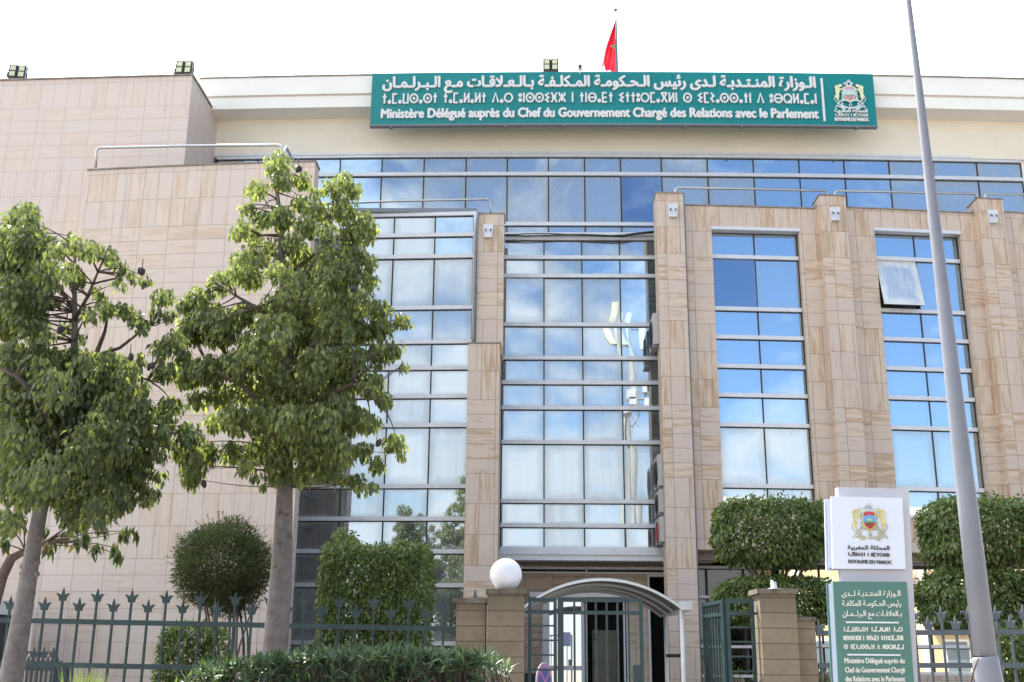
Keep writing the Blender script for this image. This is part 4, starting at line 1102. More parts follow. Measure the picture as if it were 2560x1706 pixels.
def ln(txt, l, r, h, mat, conv, name, tif=False, bold=.0010, dep=.005, ref=.70, sw=.15):
    a, b = q(*conv(*l)), q(*conv(*r)); hh = h/(7.126 if conv is z4p else 5.896)*9.0/2890
    sl_ = (b.z-a.z)/(b.x-a.x)
    f = lambda x, y, z: (x, y, z+(x-a.x)*sl_)
    t = MB()
    if tif: lay_tif(t, txt, a.x, b.x, a.z, hh, yt, dep, f, sw)
    else: lay_text(t, txt, a.x, b.x, a.z, hh, yt, dep, f, bold=bold, ref=ref)
    put(t, name, mat, T)
D_, C_ = M['letter_dark'], M['letter_cream']
ln(shape_ar('المملكة المغربية'), (425, 1090), (1168, 1105), 70, D_, z4p, 'dark_lettering')
ln('TaGLDIT N LMVRIB', (428, 1212), (1168, 1230), 66, D_, z4p, 'dark_lettering', True, sw=.2)
ln('ROYAUME DU MAROC', (440, 1340), (1205, 1358), 62, D_, z4p, 'dark_lettering')
ln(shape_ar('الـوزارة المنتـدبـة لــدى'), (265, 297), (1130, 296), 80, C_, z5p, 'arabic_lettering', ref=.72)
ln(shape_ar('رئيس الحـكومـة المكلفـة'), (270, 443), (1140, 443), 80, C_, z5p, 'arabic_lettering', ref=.72)
ln(shape_ar('بـالعلاقـات مع البرلــمـان'), (278, 592), (1150, 594), 80, C_, z5p, 'arabic_lettering', ref=.72)
ln('TaMaWSaST TaMaLaLT DaR', (288, 822), (1160, 824), 66, C_, z5p, 'tifinagh_lettering', True, sw=.19)
ln('UNSSIXZ N TNBaET ITTURMaGLN', (290, 950), (1168, 950), 66, C_, z5p, 'tifinagh_lettering', True, sw=.19)
ln('S IMYaSSaTN D UBQLaMaN', (300, 1080), (1178, 1082), 66, C_, z5p, 'tifinagh_lettering', True, sw=.19)
ln('Ministère Délégué auprès du', (308, 1288), (1190, 1288), 72, C_, z5p, 'french_lettering', bold=.0014)
ln('Chef du Gouvernement Chargé', (318, 1424), (1196, 1424), 74, C_, z5p, 'french_lettering', bold=.0014)
ln('des Relations avec le Parlement', (322, 1556), (1198, 1556), 74, C_, z5p, 'french_lettering', bold=.0014)
for (l, r) in (((325, 684), (1103, 684)), ((345, 1162), (1128, 1162))):
    a, b = q(*z5p(*l)), q(*z5p(*r)); t = MB(); t.box(a.x, b.x, yt, YT-.001, a.z-.006, a.z+.006); put(t, 'divider', M['white'], T)

# ================================================================== street lamp post in front
YPp = 8.0
c0 = lambda y, xl, xr: (P((xl+xr)/2, y, YPp), (P(xr, y, YPp)-P(xl, y, YPp)).x/2)
ca, cb = c0(1640, 2434, 2493), c0(0, 2264.5, 2277.5)
pts = [(ca[0].lerp(cb[0], u), ca[1]+(cb[1]-ca[1])*u) for u in (0, .2, .4, .6, .8, 1)]
L_ = thing('street_lamp', (pts[0][0].x, YPp, .12), 'tall tapered grey lamp post leaning slightly in front of the totem and fence', 'lamp post')
up_ = pts[-1][0]+(pts[-1][0]-pts[-2][0])*1.1
t = MB(); t.tube([p for p, r in pts]+[up_], [r for p, r in pts]+[.035], 24); put(t, 'pole', M['lamp_post'], L_)
b = pts[0][0]; r0 = (P(2502, 1680, YPp)-P(2436, 1680, YPp)).x/2
t = MB(); cx_ = P(2469, 1680, YPp).x
t.tube([(cx_+.03, YPp, .12), (cx_+.005, YPp, 1.45), (cx_-.006, YPp, b.z-.04), (cx_-.008, YPp, b.z-.012), (cx_-.010, YPp, b.z-.003), (cx_-.010, YPp, b.z-.001)], [r0*1.1, r0*1.02, r0*.98, r0*.96, r0*.9, r0*.6], 24); put(t, 'base_sleeve', M['lamp_post'], L_)
t = MB(); t.tube([up_, up_+Vector((-.05, .25, .5)), up_+Vector((-.1, 1.2, .8))], [.035, .03, .028], 10); put(t, 'arm', M['lamp_post'], L_)
t = MB(); t.ball(up_+Vector((-.1, 1.5, .8)), .35, 14, 8, (.45, 1, .25)); put(t, 'lamp_head', M['alu'], L_)
o = thing('dry_stem', P(2428, 1705, 7.8), 'thin dry plant stem sticking up across the base of the lamp post', 'plant stem')
t = MB(); t.tube([P(2420, 1760, 7.8), P(2427, 1705, 7.8), P(2436, 1672, 7.8), P(2443, 1655, 7.8), P(2449, 1636, 7.8)], [.008, .007, .006, .005, .003], 6); put(t, 'stem', M['bark_dark'], o)
#PART4
# ================================================================== trees and plants
def rvec(r=1.0):
    while True:
        v = Vector((random.uniform(-1, 1), random.uniform(-1, 1), random.uniform(-1, 1)))
        if .05 < v.length <= 1: return v*r
class Leaves:
    def __init__(s): s.v = []; s.f = []
    def leaf(s, p, d, L, W, nrm=None, fold=.18, full=True):
        d = d.normalized()
        n = (nrm if nrm else rvec()); a = d.cross(n)
        if a.length < 1e-3: a = d.cross(Vector((1, .3, .2)))
        a.normalize(); n = a.cross(d)
        b = len(s.v)
        if full:
            s.v += [p, p+d*L*.38+a*W*.5+n*W*fold, p+d*L*.40, p+d*L*.38-a*W*.5+n*W*fold, p+d*L*.72+a*W*.30+n*W*fold*.4-n*L*.05, p+d*L*.72-a*W*.30+n*W*fold*.4-n*L*.05, p+d*L-n*L*.12]
            s.f += [(b, b+1, b+2), (b, b+2, b+3), (b+1, b+4, b+6, b+2), (b+3, b+2, b+6, b+5)]
        else:
            s.v += [p, p+d*L*.45+a*W*.5+n*W*fold, p+d*L, p+d*L*.45-a*W*.5+n*W*fold]
            s.f += [(b, b+1, b+2), (b, b+2, b+3)]
    def put(s, name, mat, parent):
        base = Vector((0, 0, 0)); q = parent
        while q is not None: base += q.location; q = q.parent
        me = bpy.data.meshes.new(name); me.from_pydata([tuple(Vector(x)-base) for x in s.v], [], s.f)
        me.materials.append(mat); me.update()
        o = bpy.data.objects.new(name, me); COL.objects.link(o); o.parent = parent; return o
DOWN = Vector((0, 0, -1))
def twig(t, a, b, r0, r1, sag=.08, n=6):
    a, b = Vector(a), Vector(b); m = rvec((b-a).length*.12)
    pts = []
    for i in range(n+1):
        u = i/n; p = a.lerp(b, u)+m*math.sin(math.pi*u)+Vector((0, 0, sag*(b-a).length*math.sin(math.pi*u)))
        pts.append(p)
    t.tube(pts, [r0+(r1-r0)*i/n for i in range(n+1)], 6)
    return pts
def px_blobs(lst, ox, oy, sc_): return [(ox+x/sc_, oy+y/sc_, r/sc_) for x, y, r in lst]
def tree_crown(root, blobs, Y, trunk, mat, Lsz, Wsz, per, prof, bark, depth=.9, copies=1, dens=1.0, seedv=1, tw=.011, limbs=()):
    """leaf clumps hung where the photo shows them, spread in depth through the crown; each on its own twig from trunk or limb"""
    random.seed(seedv)
    lv = Leaves(); br = MB()
    skel = []
    for pts, r in limbs:
        br.tube(pts, r, 8)
        for i in range(len(pts)-1):
            for u in (0, .5): skel.append(Vector(pts[i]).lerp(Vector(pts[i+1]), u))
    tr_pts = [Vector(p) for p in trunk]
    for i in range(len(tr_pts)-1):
        for u in (0, .25, .5, .75): 
            p = tr_pts[i].lerp(tr_pts[i+1], u)
            if p.z > prof: skel.append(p)
    for bxp, byp, brp in blobs:
        base = P(bxp, byp, Y); k = (base-Vector((0, 0, EYE))).length/2890
        axis = min(tr_pts, key=lambda p: abs(p.z-base.z)).x
        half = max(.12, 1.15-abs(base.x-axis))*depth
        for c_ in range(copies if brp*k > .07 else max(1, copies-1)):
            dy = random.uniform(-half, half)*(0.25 if c_ == 0 and copies > 1 else 1.0)
            yy = Y+dy
            c = P(bxp+random.uniform(-6, 6), byp+random.uniform(-6, 6), yy); r = brp*k*yy/Y
            s0 = min(skel, key=lambda p: (p-c).length+max(0, p.z-c.z)*.8+abs(p.z-c.z)*.3)
            if random.random() < (.75 if c.z > 4.2 else .35): twig(br, s0, c+Vector((0, 0, r*.3)), tw*random.uniform(.5, 1.1), .0025, .03)
            r *= 1.02; n = int(per*dens*(r/.11)**2*random.uniform(.8, 1.2))
            for _ in range(max(5, n)):
                d = rvec(); d.z = d.z*.95+.12
                p = c+d*r*1.0
                out = Vector((d.x, d.y, 0))
                dirv = DOWN*random.uniform(.55, 1.3)+out*random.uniform(.15, .8)+rvec(.45)
                f = random.uniform(.55, 1.35)
                lv.leaf(p, dirv, Lsz*f, Wsz*f*random.uniform(.8, 1.1), Vector((d.x, d.y, .5))+rvec(.5), .16)
    lv.put('foliage', mat, root)
    put(br, 'branches', bark, root)
    return lv

# --- the tree in front of the glass bay
Y2 = 10.5
def q2(x, y, dy=0): return P(x, y, Y2+dy)
tb = q2(684, 1706); 
T2 = thing('kurrajong_tree', (tb.x, Y2, .1), 'tall leafy tree with straight grey trunk in front of the left glass bay', 'tree', 'street trees with drooping leaves')
trunk2 = [Vector((tb.x-.06, Y2, .1)), q2(688, 1620), q2(700, 1480), q2(706, 1380), q2(711, 1250), q2(716, 1120), q2(716, 1000, .05), q2(720, 880, .05), q2(712, 760), q2(704, 640), q2(702, 560, -.05), q2(692, 480, -.05), q2(686, 410)]
rad2 = [.15, .118, .106, .094, .078, .07, .066, .055, .045, .038, .03, .02, .008]
t = MB(); t.tube(trunk2, rad2, 16); tk = put(t, 'trunk', M['bark'], T2)
for (x, y) in ((706, 1285), (729, 1345), (704, 1362), (722, 1290), (695, 1420)):
    p = q2(x, y); 
    t = MB(); t.ball(p+Vector((0, -.088, 0)), .022, 10, 6, (1.2, .5, .8)); put(t, 'knot', M['bark_dark'], tk)
A4 = [(900,110,110),(930,240,90),(1090,230,70),(735,310,85),(680,330,50),(1200,320,55),(1350,270,85),(1440,200,60),(1490,310,80),(660,450,65),(750,530,80),(920,520,110),(1080,420,80),(600,630,80),(540,660,50),(700,690,65),(1250,500,85),(1430,470,110),(1600,560,85),(1690,630,45),(1110,600,100),(1300,640,90),(1500,660,100),(1650,700,60),(830,780,90),(1020,740,90),(640,860,100),(560,880,60),(760,900,60),(1100,850,110),(1300,850,110),(1500,820,110),(1640,900,70),(430,1060,100),(560,1000,90),(700,1050,90),(900,980,110),(1100,1050,120),(1300,1050,120),(1500,1000,110),(1640,1050,80),(250,1200,110),(150,1280,80),(350,1330,120),(500,1380,110),(700,1350,100),(900,1250,130),(1100,1300,140),(1350,1250,140),(1550,1250,130),(1720,1280,100),(1900,1370,65),(1970,1400,30),(200,1430,100),(400,1480,120),(1000,1150,100),(1200,1150,110),(1420,1140,110)]
A5 = [(150,300,130),(350,300,140),(550,250,140),(750,150,150),(1000,200,160),(1250,200,160),(1500,200,150),(1700,150,110),(1850,120,80),(1930,230,50),(450,500,110),(250,500,80),(650,450,140),(900,450,150),(1150,450,160),(1400,450,150),(1650,400,120),(1750,520,70),(380,700,90),(550,700,130),(750,700,140),(1000,700,160),(1250,700,160),(1500,700,140),(1650,700,90),(120,900,110),(300,950,110),(200,1100,100),(190,1200,60),(550,950,100),(700,950,110),(900,950,150),(1150,950,160),(1400,950,140),(1590,950,80),(1850,880,85),(1910,970,45),(650,1080,70),(720,1160,45),(770,1220,30),(900,1120,110),(1100,1130,100),(1300,1110,80),(1400,1170,60),(1550,1170,70),(1600,1240,50),(1700,1060,70),(1690,1210,45),(850,330,120),(1120,330,140),(1350,330,130),(800,580,130),(1060,580,140),(1350,590,140),(820,830,120),(1060,830,140),(1300,830,140)]
bl2 = px_blobs(A4, 420, 380, 3.267)+px_blobs(A5, 420, 840, 3.267)
bl2 += [(470+48*i, 838+random.uniform(-12, 12), random.uniform(26, 38)) for i in range(11)]+[(500+55*i, 800+random.uniform(-12, 12), 32) for i in range(8)]
bl2 = [(x+random.uniform(-4, 4), y+random.uniform(-4, 4), r) for x, y, r in bl2]
lim2 = [([q2(714, 1130), q2(660, 1020, -.2), q2(600, 960, -.3), q2(520, 920, -.3)], [.04, .03, .02, .008]),
        ([q2(717, 1060), q2(640, 930, .2), q2(570, 900, .3), q2(480, 940, .3)], [.04, .03, .02, .008]),
        ([q2(717, 1100), q2(790, 1000, -.2), q2(880, 960, -.2), q2(950, 1010, -.2)], [.04, .03, .018, .006]),
        ([q2(716, 960), q2(800, 860, .2), q2(900, 860, .3), q2(980, 810, .2)], [.035, .026, .015, .006]),
        ([q2(717, 820), q2(640, 770, -.2), q2(590, 740, -.2), q2(520, 690, -.1)], [.03, .022, .014, .006]),
        ([q2(708, 700), q2(780, 640, .1), q2(830, 600, .1), q2(880, 560, .1)], [.026, .02, .013, .006]),
        ([q2(705, 590), q2(668, 588, -.1), q2(640, 590, -.1)], [.022, .014, .006]),
        ([q2(716, 780), q2(810, 610, -.1), q2(838, 480, -.1), q2(850, 450, -.1)], [.022, .016, .01, .005])]
tree_crown(T2, bl2, Y2, trunk2, M['leaf'], .068, .040, 56, 2.9, M['bark_dark'], .85, 3, 1.0, 3, limbs=lim2)

# --- the leaning tree at the left
Y1 = 9.6
def q1(x, y, dy=0): return P(x, y, Y1+dy)
T1 = thing('kurrajong_tree', (q1(30, 1706).x-.1, Y1, .1), 'leaning tree with knobbly grey trunk at the left edge', 'tree', 'street trees with drooping leaves')
b1 = q1(20, 1740)
trunk1 = [Vector((b1.x-.22, Y1, .1)), b1, q1(38, 1640), q1(62, 1500), q1(78, 1400), q1(100, 1280), q1(128, 1180), q1(150, 1100), q1(172, 1000, .05), q1(186, 880, .05), q1(187, 780), q1(186, 680), q1(190, 600)]
rad1 = [.12, .102, .09, .076, .068, .06, .053, .046, .04, .033, .025, .016, .006]
t = MB(); t.tube(trunk1, rad1, 16); tk = put(t, 'trunk', M['bark'], T1)
for (x, y, r) in ((58, 1416, .032), (92, 1407, .030), (90, 1436, .030), (107, 1205, .026), (56, 1434, .028)):
    p = q1(x, y, -.02); t = MB(); t.ball(p, r, 12, 8); put(t, 'knob', M['bark'], tk)
B3 = [(130,150,90),(250,200,80),(330,280,40),(50,300,110),(200,350,120),(400,380,90),(480,400,90),(620,370,90),(780,420,90),(930,470,80),(1020,560,60),(600,600,90),(650,680,70),(820,780,60),(1020,700,60),(1130,640,50),(1230,680,55),(1400,820,80),(1330,830,50),(1350,950,60),(100,550,140),(250,500,140),(400,600,120),(300,750,140),(100,750,150),(150,900,150),(330,850,110),(480,880,50),(60,1050,150),(250,1050,140),(380,1150,70),(570,1080,60),(760,980,70),(900,920,80),(1050,920,70),(1150,1000,70),(1220,1080,60),(700,1170,40),(330,1400,110),(550,1350,100),(700,1400,110),(900,1400,100),(1080,1450,110),(100,1300,110),(1200,1350,50),(1450,1000,60),(1480,1200,90),(1380,1280,90),(1550,1330,80),(1400,1450,90)]
B4 = [(60,100,100),(200,120,100),(350,150,110),(500,130,90),(600,200,80),(60,280,120),(180,300,110),(380,330,110),(520,330,100),(640,320,80),(780,300,60),(860,420,60),(700,400,90),(60,480,120),(180,500,120),(400,500,110),(550,480,100),(700,500,80),(880,540,50),(60,660,110),(160,680,110),(330,680,110),(480,640,110),(600,600,100),(730,620,35),(350,800,80),(450,780,80),(560,720,70),(680,710,45),(40,820,60),(250,600,110),(300,420,100),(120,400,110),(450,420,100),(250,220,100),(440,230,100)]
bl1 = px_blobs(B3, 0, 500, 3.408)+px_blobs(B4, 0, 853, 1.838)
bl1 += [(x+random.uniform(-30, 30), y+random.uniform(-30, 30), r*.8) for x, y, r in px_blobs(B3, 0, 500, 3.408) if x < 135 and y < 900]
lim1 = [([q1(165, 1080), q1(190, 1090, -.2), q1(280, 1085, -.3), q1(380, 1080, -.3)], [.04, .03, .02, .008]),
        ([q1(168, 1040), q1(235, 900, .2), q1(262, 830, .2), q1(275, 760, .2)], [.035, .026, .016, .006]),
        ([q1(240, 890, .2), q1(300, 870, .2), q1(350, 830, .2), q1(400, 800, .2)], [.022, .016, .012, .005]),
        ([q1(150, 1110), q1(100, 1000, -.3), q1(40, 940, -.4), q1(-40, 900, -.4)], [.035, .028, .02, .01]),
        ([q1(187, 800), q1(220, 740, -.1), q1(245, 680, -.1), q1(270, 620, -.1)], [.02, .015, .01, .005]),
        ([q1(186, 780), q1(150, 720, .1), q1(100, 620, .1), q1(60, 550, .1)], [.022, .016, .01, .005]),
        ([q1(172, 1010), q1(260, 960, .1), q1(330, 940, .1), q1(410, 960, .1)], [.025, .018, .012, .005])]
tree_crown(T1, bl1, Y1, trunk1, M['leaf_shaded'], .066, .039, 54, 3.0, M['bark_dark'], .9, 3, 1.0, 5, limbs=lim1)

# --- seed pods hanging in both trees
def pods(px, py, Y, root, n=4):
    c = P(px, py, Y); t = MB()
    for i in range(n):
        d = rvec(.035); d.z = -abs(d.z)*.6
        t.ball(c+d, .022, 8, 6, (.8, .8, 1.5))
    t.tube([c+Vector((0, 0, .1)), c], .004, 5)
    put(t, 'seed_pods', M['pod'], root)
random.seed(11)
for x, y in ((355, 675), (325, 890), (380, 915), (147, 823)): pods(x, y, Y1-.5, T1, 5)
for x, y in ((508, 1208), (942, 1104), (930, 890), (815, 1075), (885, 720), (460, 888), (785, 862), (745, 420)): pods(x, y, Y2-.7, T2, 4)

# --- thin tree with long leaves at the lower left
Y3 = 11.0
q3 = lambda x, y, dy=0: P(x, y, Y3+dy)
T3 = thing('long_leaved_tree', (q3(-40, 1600).x, Y3, .1), 'thin brown tree with long drooping leaves at the left edge behind the leaning trunk', 'tree')
tr3 = [Vector((q3(-40, 1706).x, Y3, .1)), q3(-30, 1560), q3(5, 1440), q3(28, 1395), q3(62, 1378), q3(110, 1360), q3(150, 1330)]
t = MB(); t.tube(tr3, [.07, .065, .055, .05, .035, .02, .01], 10); put(t, 'trunk', M['bark_dark'], T3)
t = MB(); lv = Leaves(); random.seed(21)
for x, y, n in ((20, 1320, 14), (10, 1360, 10), (60, 1310, 14), (110, 1330, 12), (125, 1368, 10), (165, 1340, 14), (190, 1355, 10), (215, 1345, 14), (240, 1370, 10), (285, 1370, 12), (300, 1390, 10), (310, 1330, 12), (335, 1330, 10), (200, 1310, 14), (260, 1320, 14)):
    c = q3(x, y, random.uniform(-.2, .2)); twig(t, tr3[5 if x > 90 else 4], c, .009, .004)
    for _ in range(n):
        d = DOWN*random.uniform(.8, 1.3)+rvec(.6); lv.leaf(c+rvec(.05)+Vector((0, 0, .03)), d, random.uniform(.11, .17), random.uniform(.035, .05), None, .15)
lv.put('foliage', M['leaf_big'], T3); put(t, 'branches', M['bark_dark'], T3)

# --- clipped plants behind the fence
def surf_leaves(lv, n, fn, L, W, down=.6, out=.8, rnd=.7, full=False):
    for _ in range(n):
        p, nr = fn(); d = nr*out*random.uniform(.4, 1.2)+DOWN*down*random.uniform(.2, 1.2)+rvec(rnd)
        f = random.uniform(.65, 1.25); lv.leaf(p, d, L*f, W*f, nr+rvec(.6), .15, full)
def ell(c, rx, ry, rz, shell=.62, lump=.06, zcut=None):
    c = Vector(c)
    def fn():
        while True:
            v = rvec(); v.normalize()
            k = 1+lump*(math.sin(v.x*7+c.x*3)+math.sin(v.z*8+v.y*5))*.5
            s_ = (random.uniform(shell**3, 1))**(1/3)*k
            p = c+Vector((v.x*rx, v.y*ry, v.z*rz))*s_
            if zcut is None or p.z > zcut: return p, v
    return fn
def boxy(x0, x1, y0, y1, z0, z1, lump=.07, e=4.0):
    c = Vector(((x0+x1)/2, (y0+y1)/2, (z0+z1)/2)); h = Vector(((x1-x0)/2, (y1-y0)/2, (z1-z0)/2))
    rd = {4.0: .2, 3.0: .62, 2.8: .7}[e]
    def fn():
        ar = [h.y*h.z*.5, h.x*h.z, h.x*h.y*.7]; k = random.choices((0, 1, 2), ar)[0]
        v = Vector([random.uniform(-1, 1) for _ in range(3)]); sg = random.choice((-1, 1))
        if k == 1 and random.random() < .7: sg = -1
        v[k] = sg
        # round the corners: move the point on the box onto a rounded box
        q_ = Vector([max(-1+rd*.75, min(1-rd*.75, t)) for t in v]); d = v-q_
        n = Vector((d.x/h.x, d.y/h.y, d.z/h.z)) if d.length > 1e-6 else Vector((0, 0, 0))
        if d.length > rd*.75: v = q_+d.normalized()*rd*.75
        k_ = 1+lump*(math.sin(v.x*5+c.x)+math.sin(v.z*6+c.y*2)+math.sin(v.x*11-v.z*9+v.y*4))*.35
        s_ = 1+.02-abs(random.gauss(0, .13))
        n = n.normalized() if n.length > 0 else Vector((0, -1, 0))
        return c+Vector((v.x*h.x, v.y*h.y, v.z*h.z))*k_*s_, n
    return fn
def super_(x0, x1, y0, y1, z0, z1, lump, e):
    c = Vector(((x0+x1)/2, (y0+y1)/2, (z0+z1)/2)); h = Vector(((x1-x0)/2, (y1-y0)/2, (z1-z0)/2))
    def fn():
        v = rvec(); v = Vector((v.x*1.7, v.y, v.z*1.15)); v.normalize()
        k = (abs(v.x)**e+abs(v.y)**e+abs(v.z)**e)**(-1/e)
        k *= 1+lump*(math.sin(v.x*8+c.x)+math.sin(v.z*7+c.y*2+v.x*4)+math.sin(v.x*15-v.z*13))*.42
        s_ = random.uniform(.3, 1)**(1/4)
        if v.z < -.55: s_ *= random.uniform(.75, 1)
        return c+Vector((v.x*h.x, v.y*h.y, v.z*h.z))*k*s_, v
    return fn
def stems(t, base, tops, r0, r1):
    for b_, tp in tops: twig(t, b_, tp, r0*random.uniform(.7, 1.2), r1, .02, 8)
random.seed(31)
c = P(560, 1415, 15.0)
o = thing('ball_shrub', (c.x+.05, 15, .16), 'clipped ball of dark fine foliage on several bare stems, left of the straight trunk', 'shrub', 'clipped shrubs in the front garden')
lv = Leaves(); surf_leaves(lv, 26000, ell(c, .63, .6, .585, .55, .13), .055, .014, .1, .8, .8); surf_leaves(lv, 3500, ell(c+Vector((.1, 0, -.40)), .42, .4, .28, .3, .1), .05, .011, .4, .6, .8)
for k in range(120):
    n_ = rvec(); n_.normalize(); n_.z = abs(n_.z); p0 = c+Vector((n_.x*.63, n_.y*.6, n_.z*.585)); d_ = (n_+rvec(.5)).normalized()
    for i in range(7): lv.leaf(p0+d_*.02*i, d_+rvec(.8), .045, .012, None, .1, False)
lv.put('foliage', M['leaf_ball'], o)
t = MB(); stems(t, None, [(Vector((c.x+.12+random.uniform(-.09, .09), 15+random.uniform(-.08, .08), .16)), c+Vector((random.uniform(-.42, .45), random.uniform(-.3, .3), random.uniform(-.45, .1)))) for _ in range(16)], .032, .008); put(t, 'stems', M['bark'], o)
a, b2, d = P(803, 1352, 14.3), P(1065, 1342, 14.3), P(800, 1700, 14.3)
o = thing('square_shrub', ((a.x+b2.x)/2, 14.9, .16), 'square clipped shrub of glossy green leaves in front of the left glass bay', 'shrub', 'clipped shrubs in the front garden')
lv = Leaves(); surf_leaves(lv, 20000, boxy(a.x-.03, b2.x+.0, 14.3, 15.5, .9, a.z-.01, .06), .062, .034, .75, .7, .55, True)
surf_leaves(lv, 260, ell(P(860, 1345, 14.8), .17, .17, .14, .2), .06, .032, .6, .6, .7, True)
for k in range(60):
    p0 = Vector((random.uniform(a.x+.03, b2.x-.03), random.uniform(14.35, 15.0), a.z-.06)); 
    surf_leaves(lv, 6, ell(p0+Vector((0, 0, .03)), .06, .05, .05, .1), .05, .028, .4, .6, .8, True)
lv.put('foliage', M['leaf_ficus'], o)
t = MB(); stems(t, None, [(Vector(((a.x+b2.x)/2+random.uniform(-.1, .1), 14.9, .16)), Vector((random.uniform(a.x+.2, b2.x-.2), random.uniform(14.6, 15.2), random.uniform(1.2, 2.6)))) for _ in range(12)], .03, .008)
for k in range(40):
    p = Vector((random.uniform(a.x+.0, a.x+.5), 14.36+random.uniform(0, .2), random.uniform(2.1, 2.75))); twig(t, p, p+rvec(.22), .004, .002)
put(t, 'stems', M['bark'], o)
c = P(482, 1640, 13.2)
o = thing('small_bush', (c.x, 13.2, .16), 'small rounded bush of bright leaves behind the fence, below the ball shrub', 'shrub', 'clipped shrubs in the front garden')
lv = Leaves(); surf_leaves(lv, 5200, boxy(c.x-.36, c.x+.36, 12.85, 13.55, c.z-.6, c.z+.34, .08, 3.0), .052, .03, .6, .8, .6, True); lv.put('foliage', M['leaf_ficus'], o)
t = MB(); stems(t, None, [(Vector((c.x+random.uniform(-.05, .05), 13.2, .16)), c+rvec(.3)) for _ in range(8)], .02, .006); put(t, 'stems', M['bark'], o)

def layered(Y, L1, L2, label, seedv, stem_px, n1=13000, n2=12000, extra=()):
    random.seed(seedv)
    A = [P(L1[0], L1[2], Y-.5), P(L1[1], L1[3], Y-.5)]; Bq = [P(L2[0], L2[2], Y-.5), P(L2[1], L2[3], Y-.5)]
    cx_ = (A[0].x+A[1].x)/2
    o = thing('layered_shrub', (cx_, Y, .16), label, 'shrub', 'clipped shrubs in the front garden')
    lv = Leaves()
    surf_leaves(lv, n1, super_(A[0].x, A[1].x, Y-.5, Y+.6, A[1].z-.02, A[0].z-.04, .07, 6.0), .064, .034, .8, .7, .55, True)
    surf_leaves(lv, n2, super_(Bq[0].x, Bq[1].x, Y-.55, Y+.6, Bq[1].z-.05, Bq[0].z-.03, .09, 4.0), .064, .034, .8, .7, .55, True)
    for q_ in (A, Bq):
        for k in range(75):
            ux = random.uniform(-.8, .8); p0 = Vector(((q_[0].x+q_[1].x)/2+ux*(q_[1].x-q_[0].x)/2, Y+random.uniform(-.3, .2), q_[0].z-.03-.10*ux*ux))
            surf_leaves(lv, random.randint(3, 7), ell(p0, .04, .03, random.uniform(.04, .12), .1), .055, .03, .4, .6, .8, True)
    lv.put('foliage', M['leaf_ficus'], o)
    t = MB(); tops = []
    for px, py, tx, ty in stem_px:
        tops.append((P(px, py, Y), P(tx, ty, Y+random.uniform(-.3, .3))))
    stems(t, None, tops, .03, .012)
    for k in range(5): twig(t, Vector((cx_+random.uniform(-.1, .1), Y, .16)), Vector((cx_+random.uniform(-.4, .4), Y+random.uniform(-.2, .2), Bq[0].z-.2)), .05, .03)
    put(t, 'stems', M['bark_dark'], o)
    return o
layered(15.2, (1806, 2085, 1232, 1408), (1806, 2110, 1432, 1560), 'two tiered clipped tree with glossy leaves, between the open gate and the totem', 41,
        [(1930, 1500, 1870, 1385), (1935, 1500, 1900, 1380), (1960, 1500, 1960, 1380), (1955, 1500, 2000, 1385), (1970, 1500, 2040, 1380), (1940, 1520, 1830, 1390), (1990, 1500, 2030, 1395), (1900, 1470, 1872, 1370)])
layered(14.2, (2345, 2660, 1230, 1400), (2335, 2660, 1412, 1565), 'two tiered clipped tree with glossy leaves, right of the totem behind the lamp post', 43,
        [(2430, 1480, 2370, 1370), (2440, 1480, 2400, 1360), (2470, 1480, 2500, 1370), (2490, 1480, 2540, 1360), (2520, 1700, 2560, 1550), (2490, 1700, 2470, 1560), (2450, 1640, 2500, 1540)], 13000, 14000)
c = P(2535, 1660, 13.0); random.seed(47)
o = thing('small_bush', (c.x, 13.0, .16), 'small round bush behind the fence at the lower right corner', 'shrub', 'clipped shrubs in the front garden')
lv = Leaves(); surf_leaves(lv, 4200, ell(c, .36, .36, .42, .45, .12), .05, .028, .5, .8, .7, True); lv.put('foliage', M['leaf_ficus'], o)
t = MB(); stems(t, None, [(Vector((c.x, 13, .16)), c+rvec(.25)) for _ in range(6)], .02, .006); put(t, 'stems', M['bark'], o)
# low plants inside the gate and tall grass behind the right fence
random.seed(48)
for px, py, Y, n, lab in ((1840, 1690, 15.5, 900, 'low leafy plant seen through the right gate panel'),):
    c = P(px, py, Y); o = thing('low_plant', (c.x, Y, .16), lab, 'plant'); lv = Leaves()
    surf_leaves(lv, n, ell(c+Vector((0, 0, -.5)), .42, .3, .55, .4, .2), .06, .025, .3, .8, .8, True); lv.put('foliage', M['leaf_ficus'], o)
def grass(px, py, Y, n, hgt, spread, mat, label):
    c = P(px, py, Y); o = thing('grass_tuft', (c.x, Y, .16), label, 'grass'); lv = Leaves()
    for _ in range(n):
        b_ = Vector((c.x+random.gauss(0, spread*.5), Y+random.gauss(0, spread*.4), c.z-hgt)); d = Vector((random.gauss(0, .22), random.gauss(0, .22), 1))
        lv.leaf(b_, d, hgt*random.uniform(.75, 1.1), .012, None, .1, False)
    lv.put('blades', mat, o)
grass(218, 1668, 11.2, 110, .46, .13, M['leaf_grass'], 'pale yellow green grass tuft at the foot of the left fence')
grass(2068, 1640, 13.0, 160, .6, .22, M['leaf_ball'], 'dark tall grass behind the fence beside the low narrow pillar')

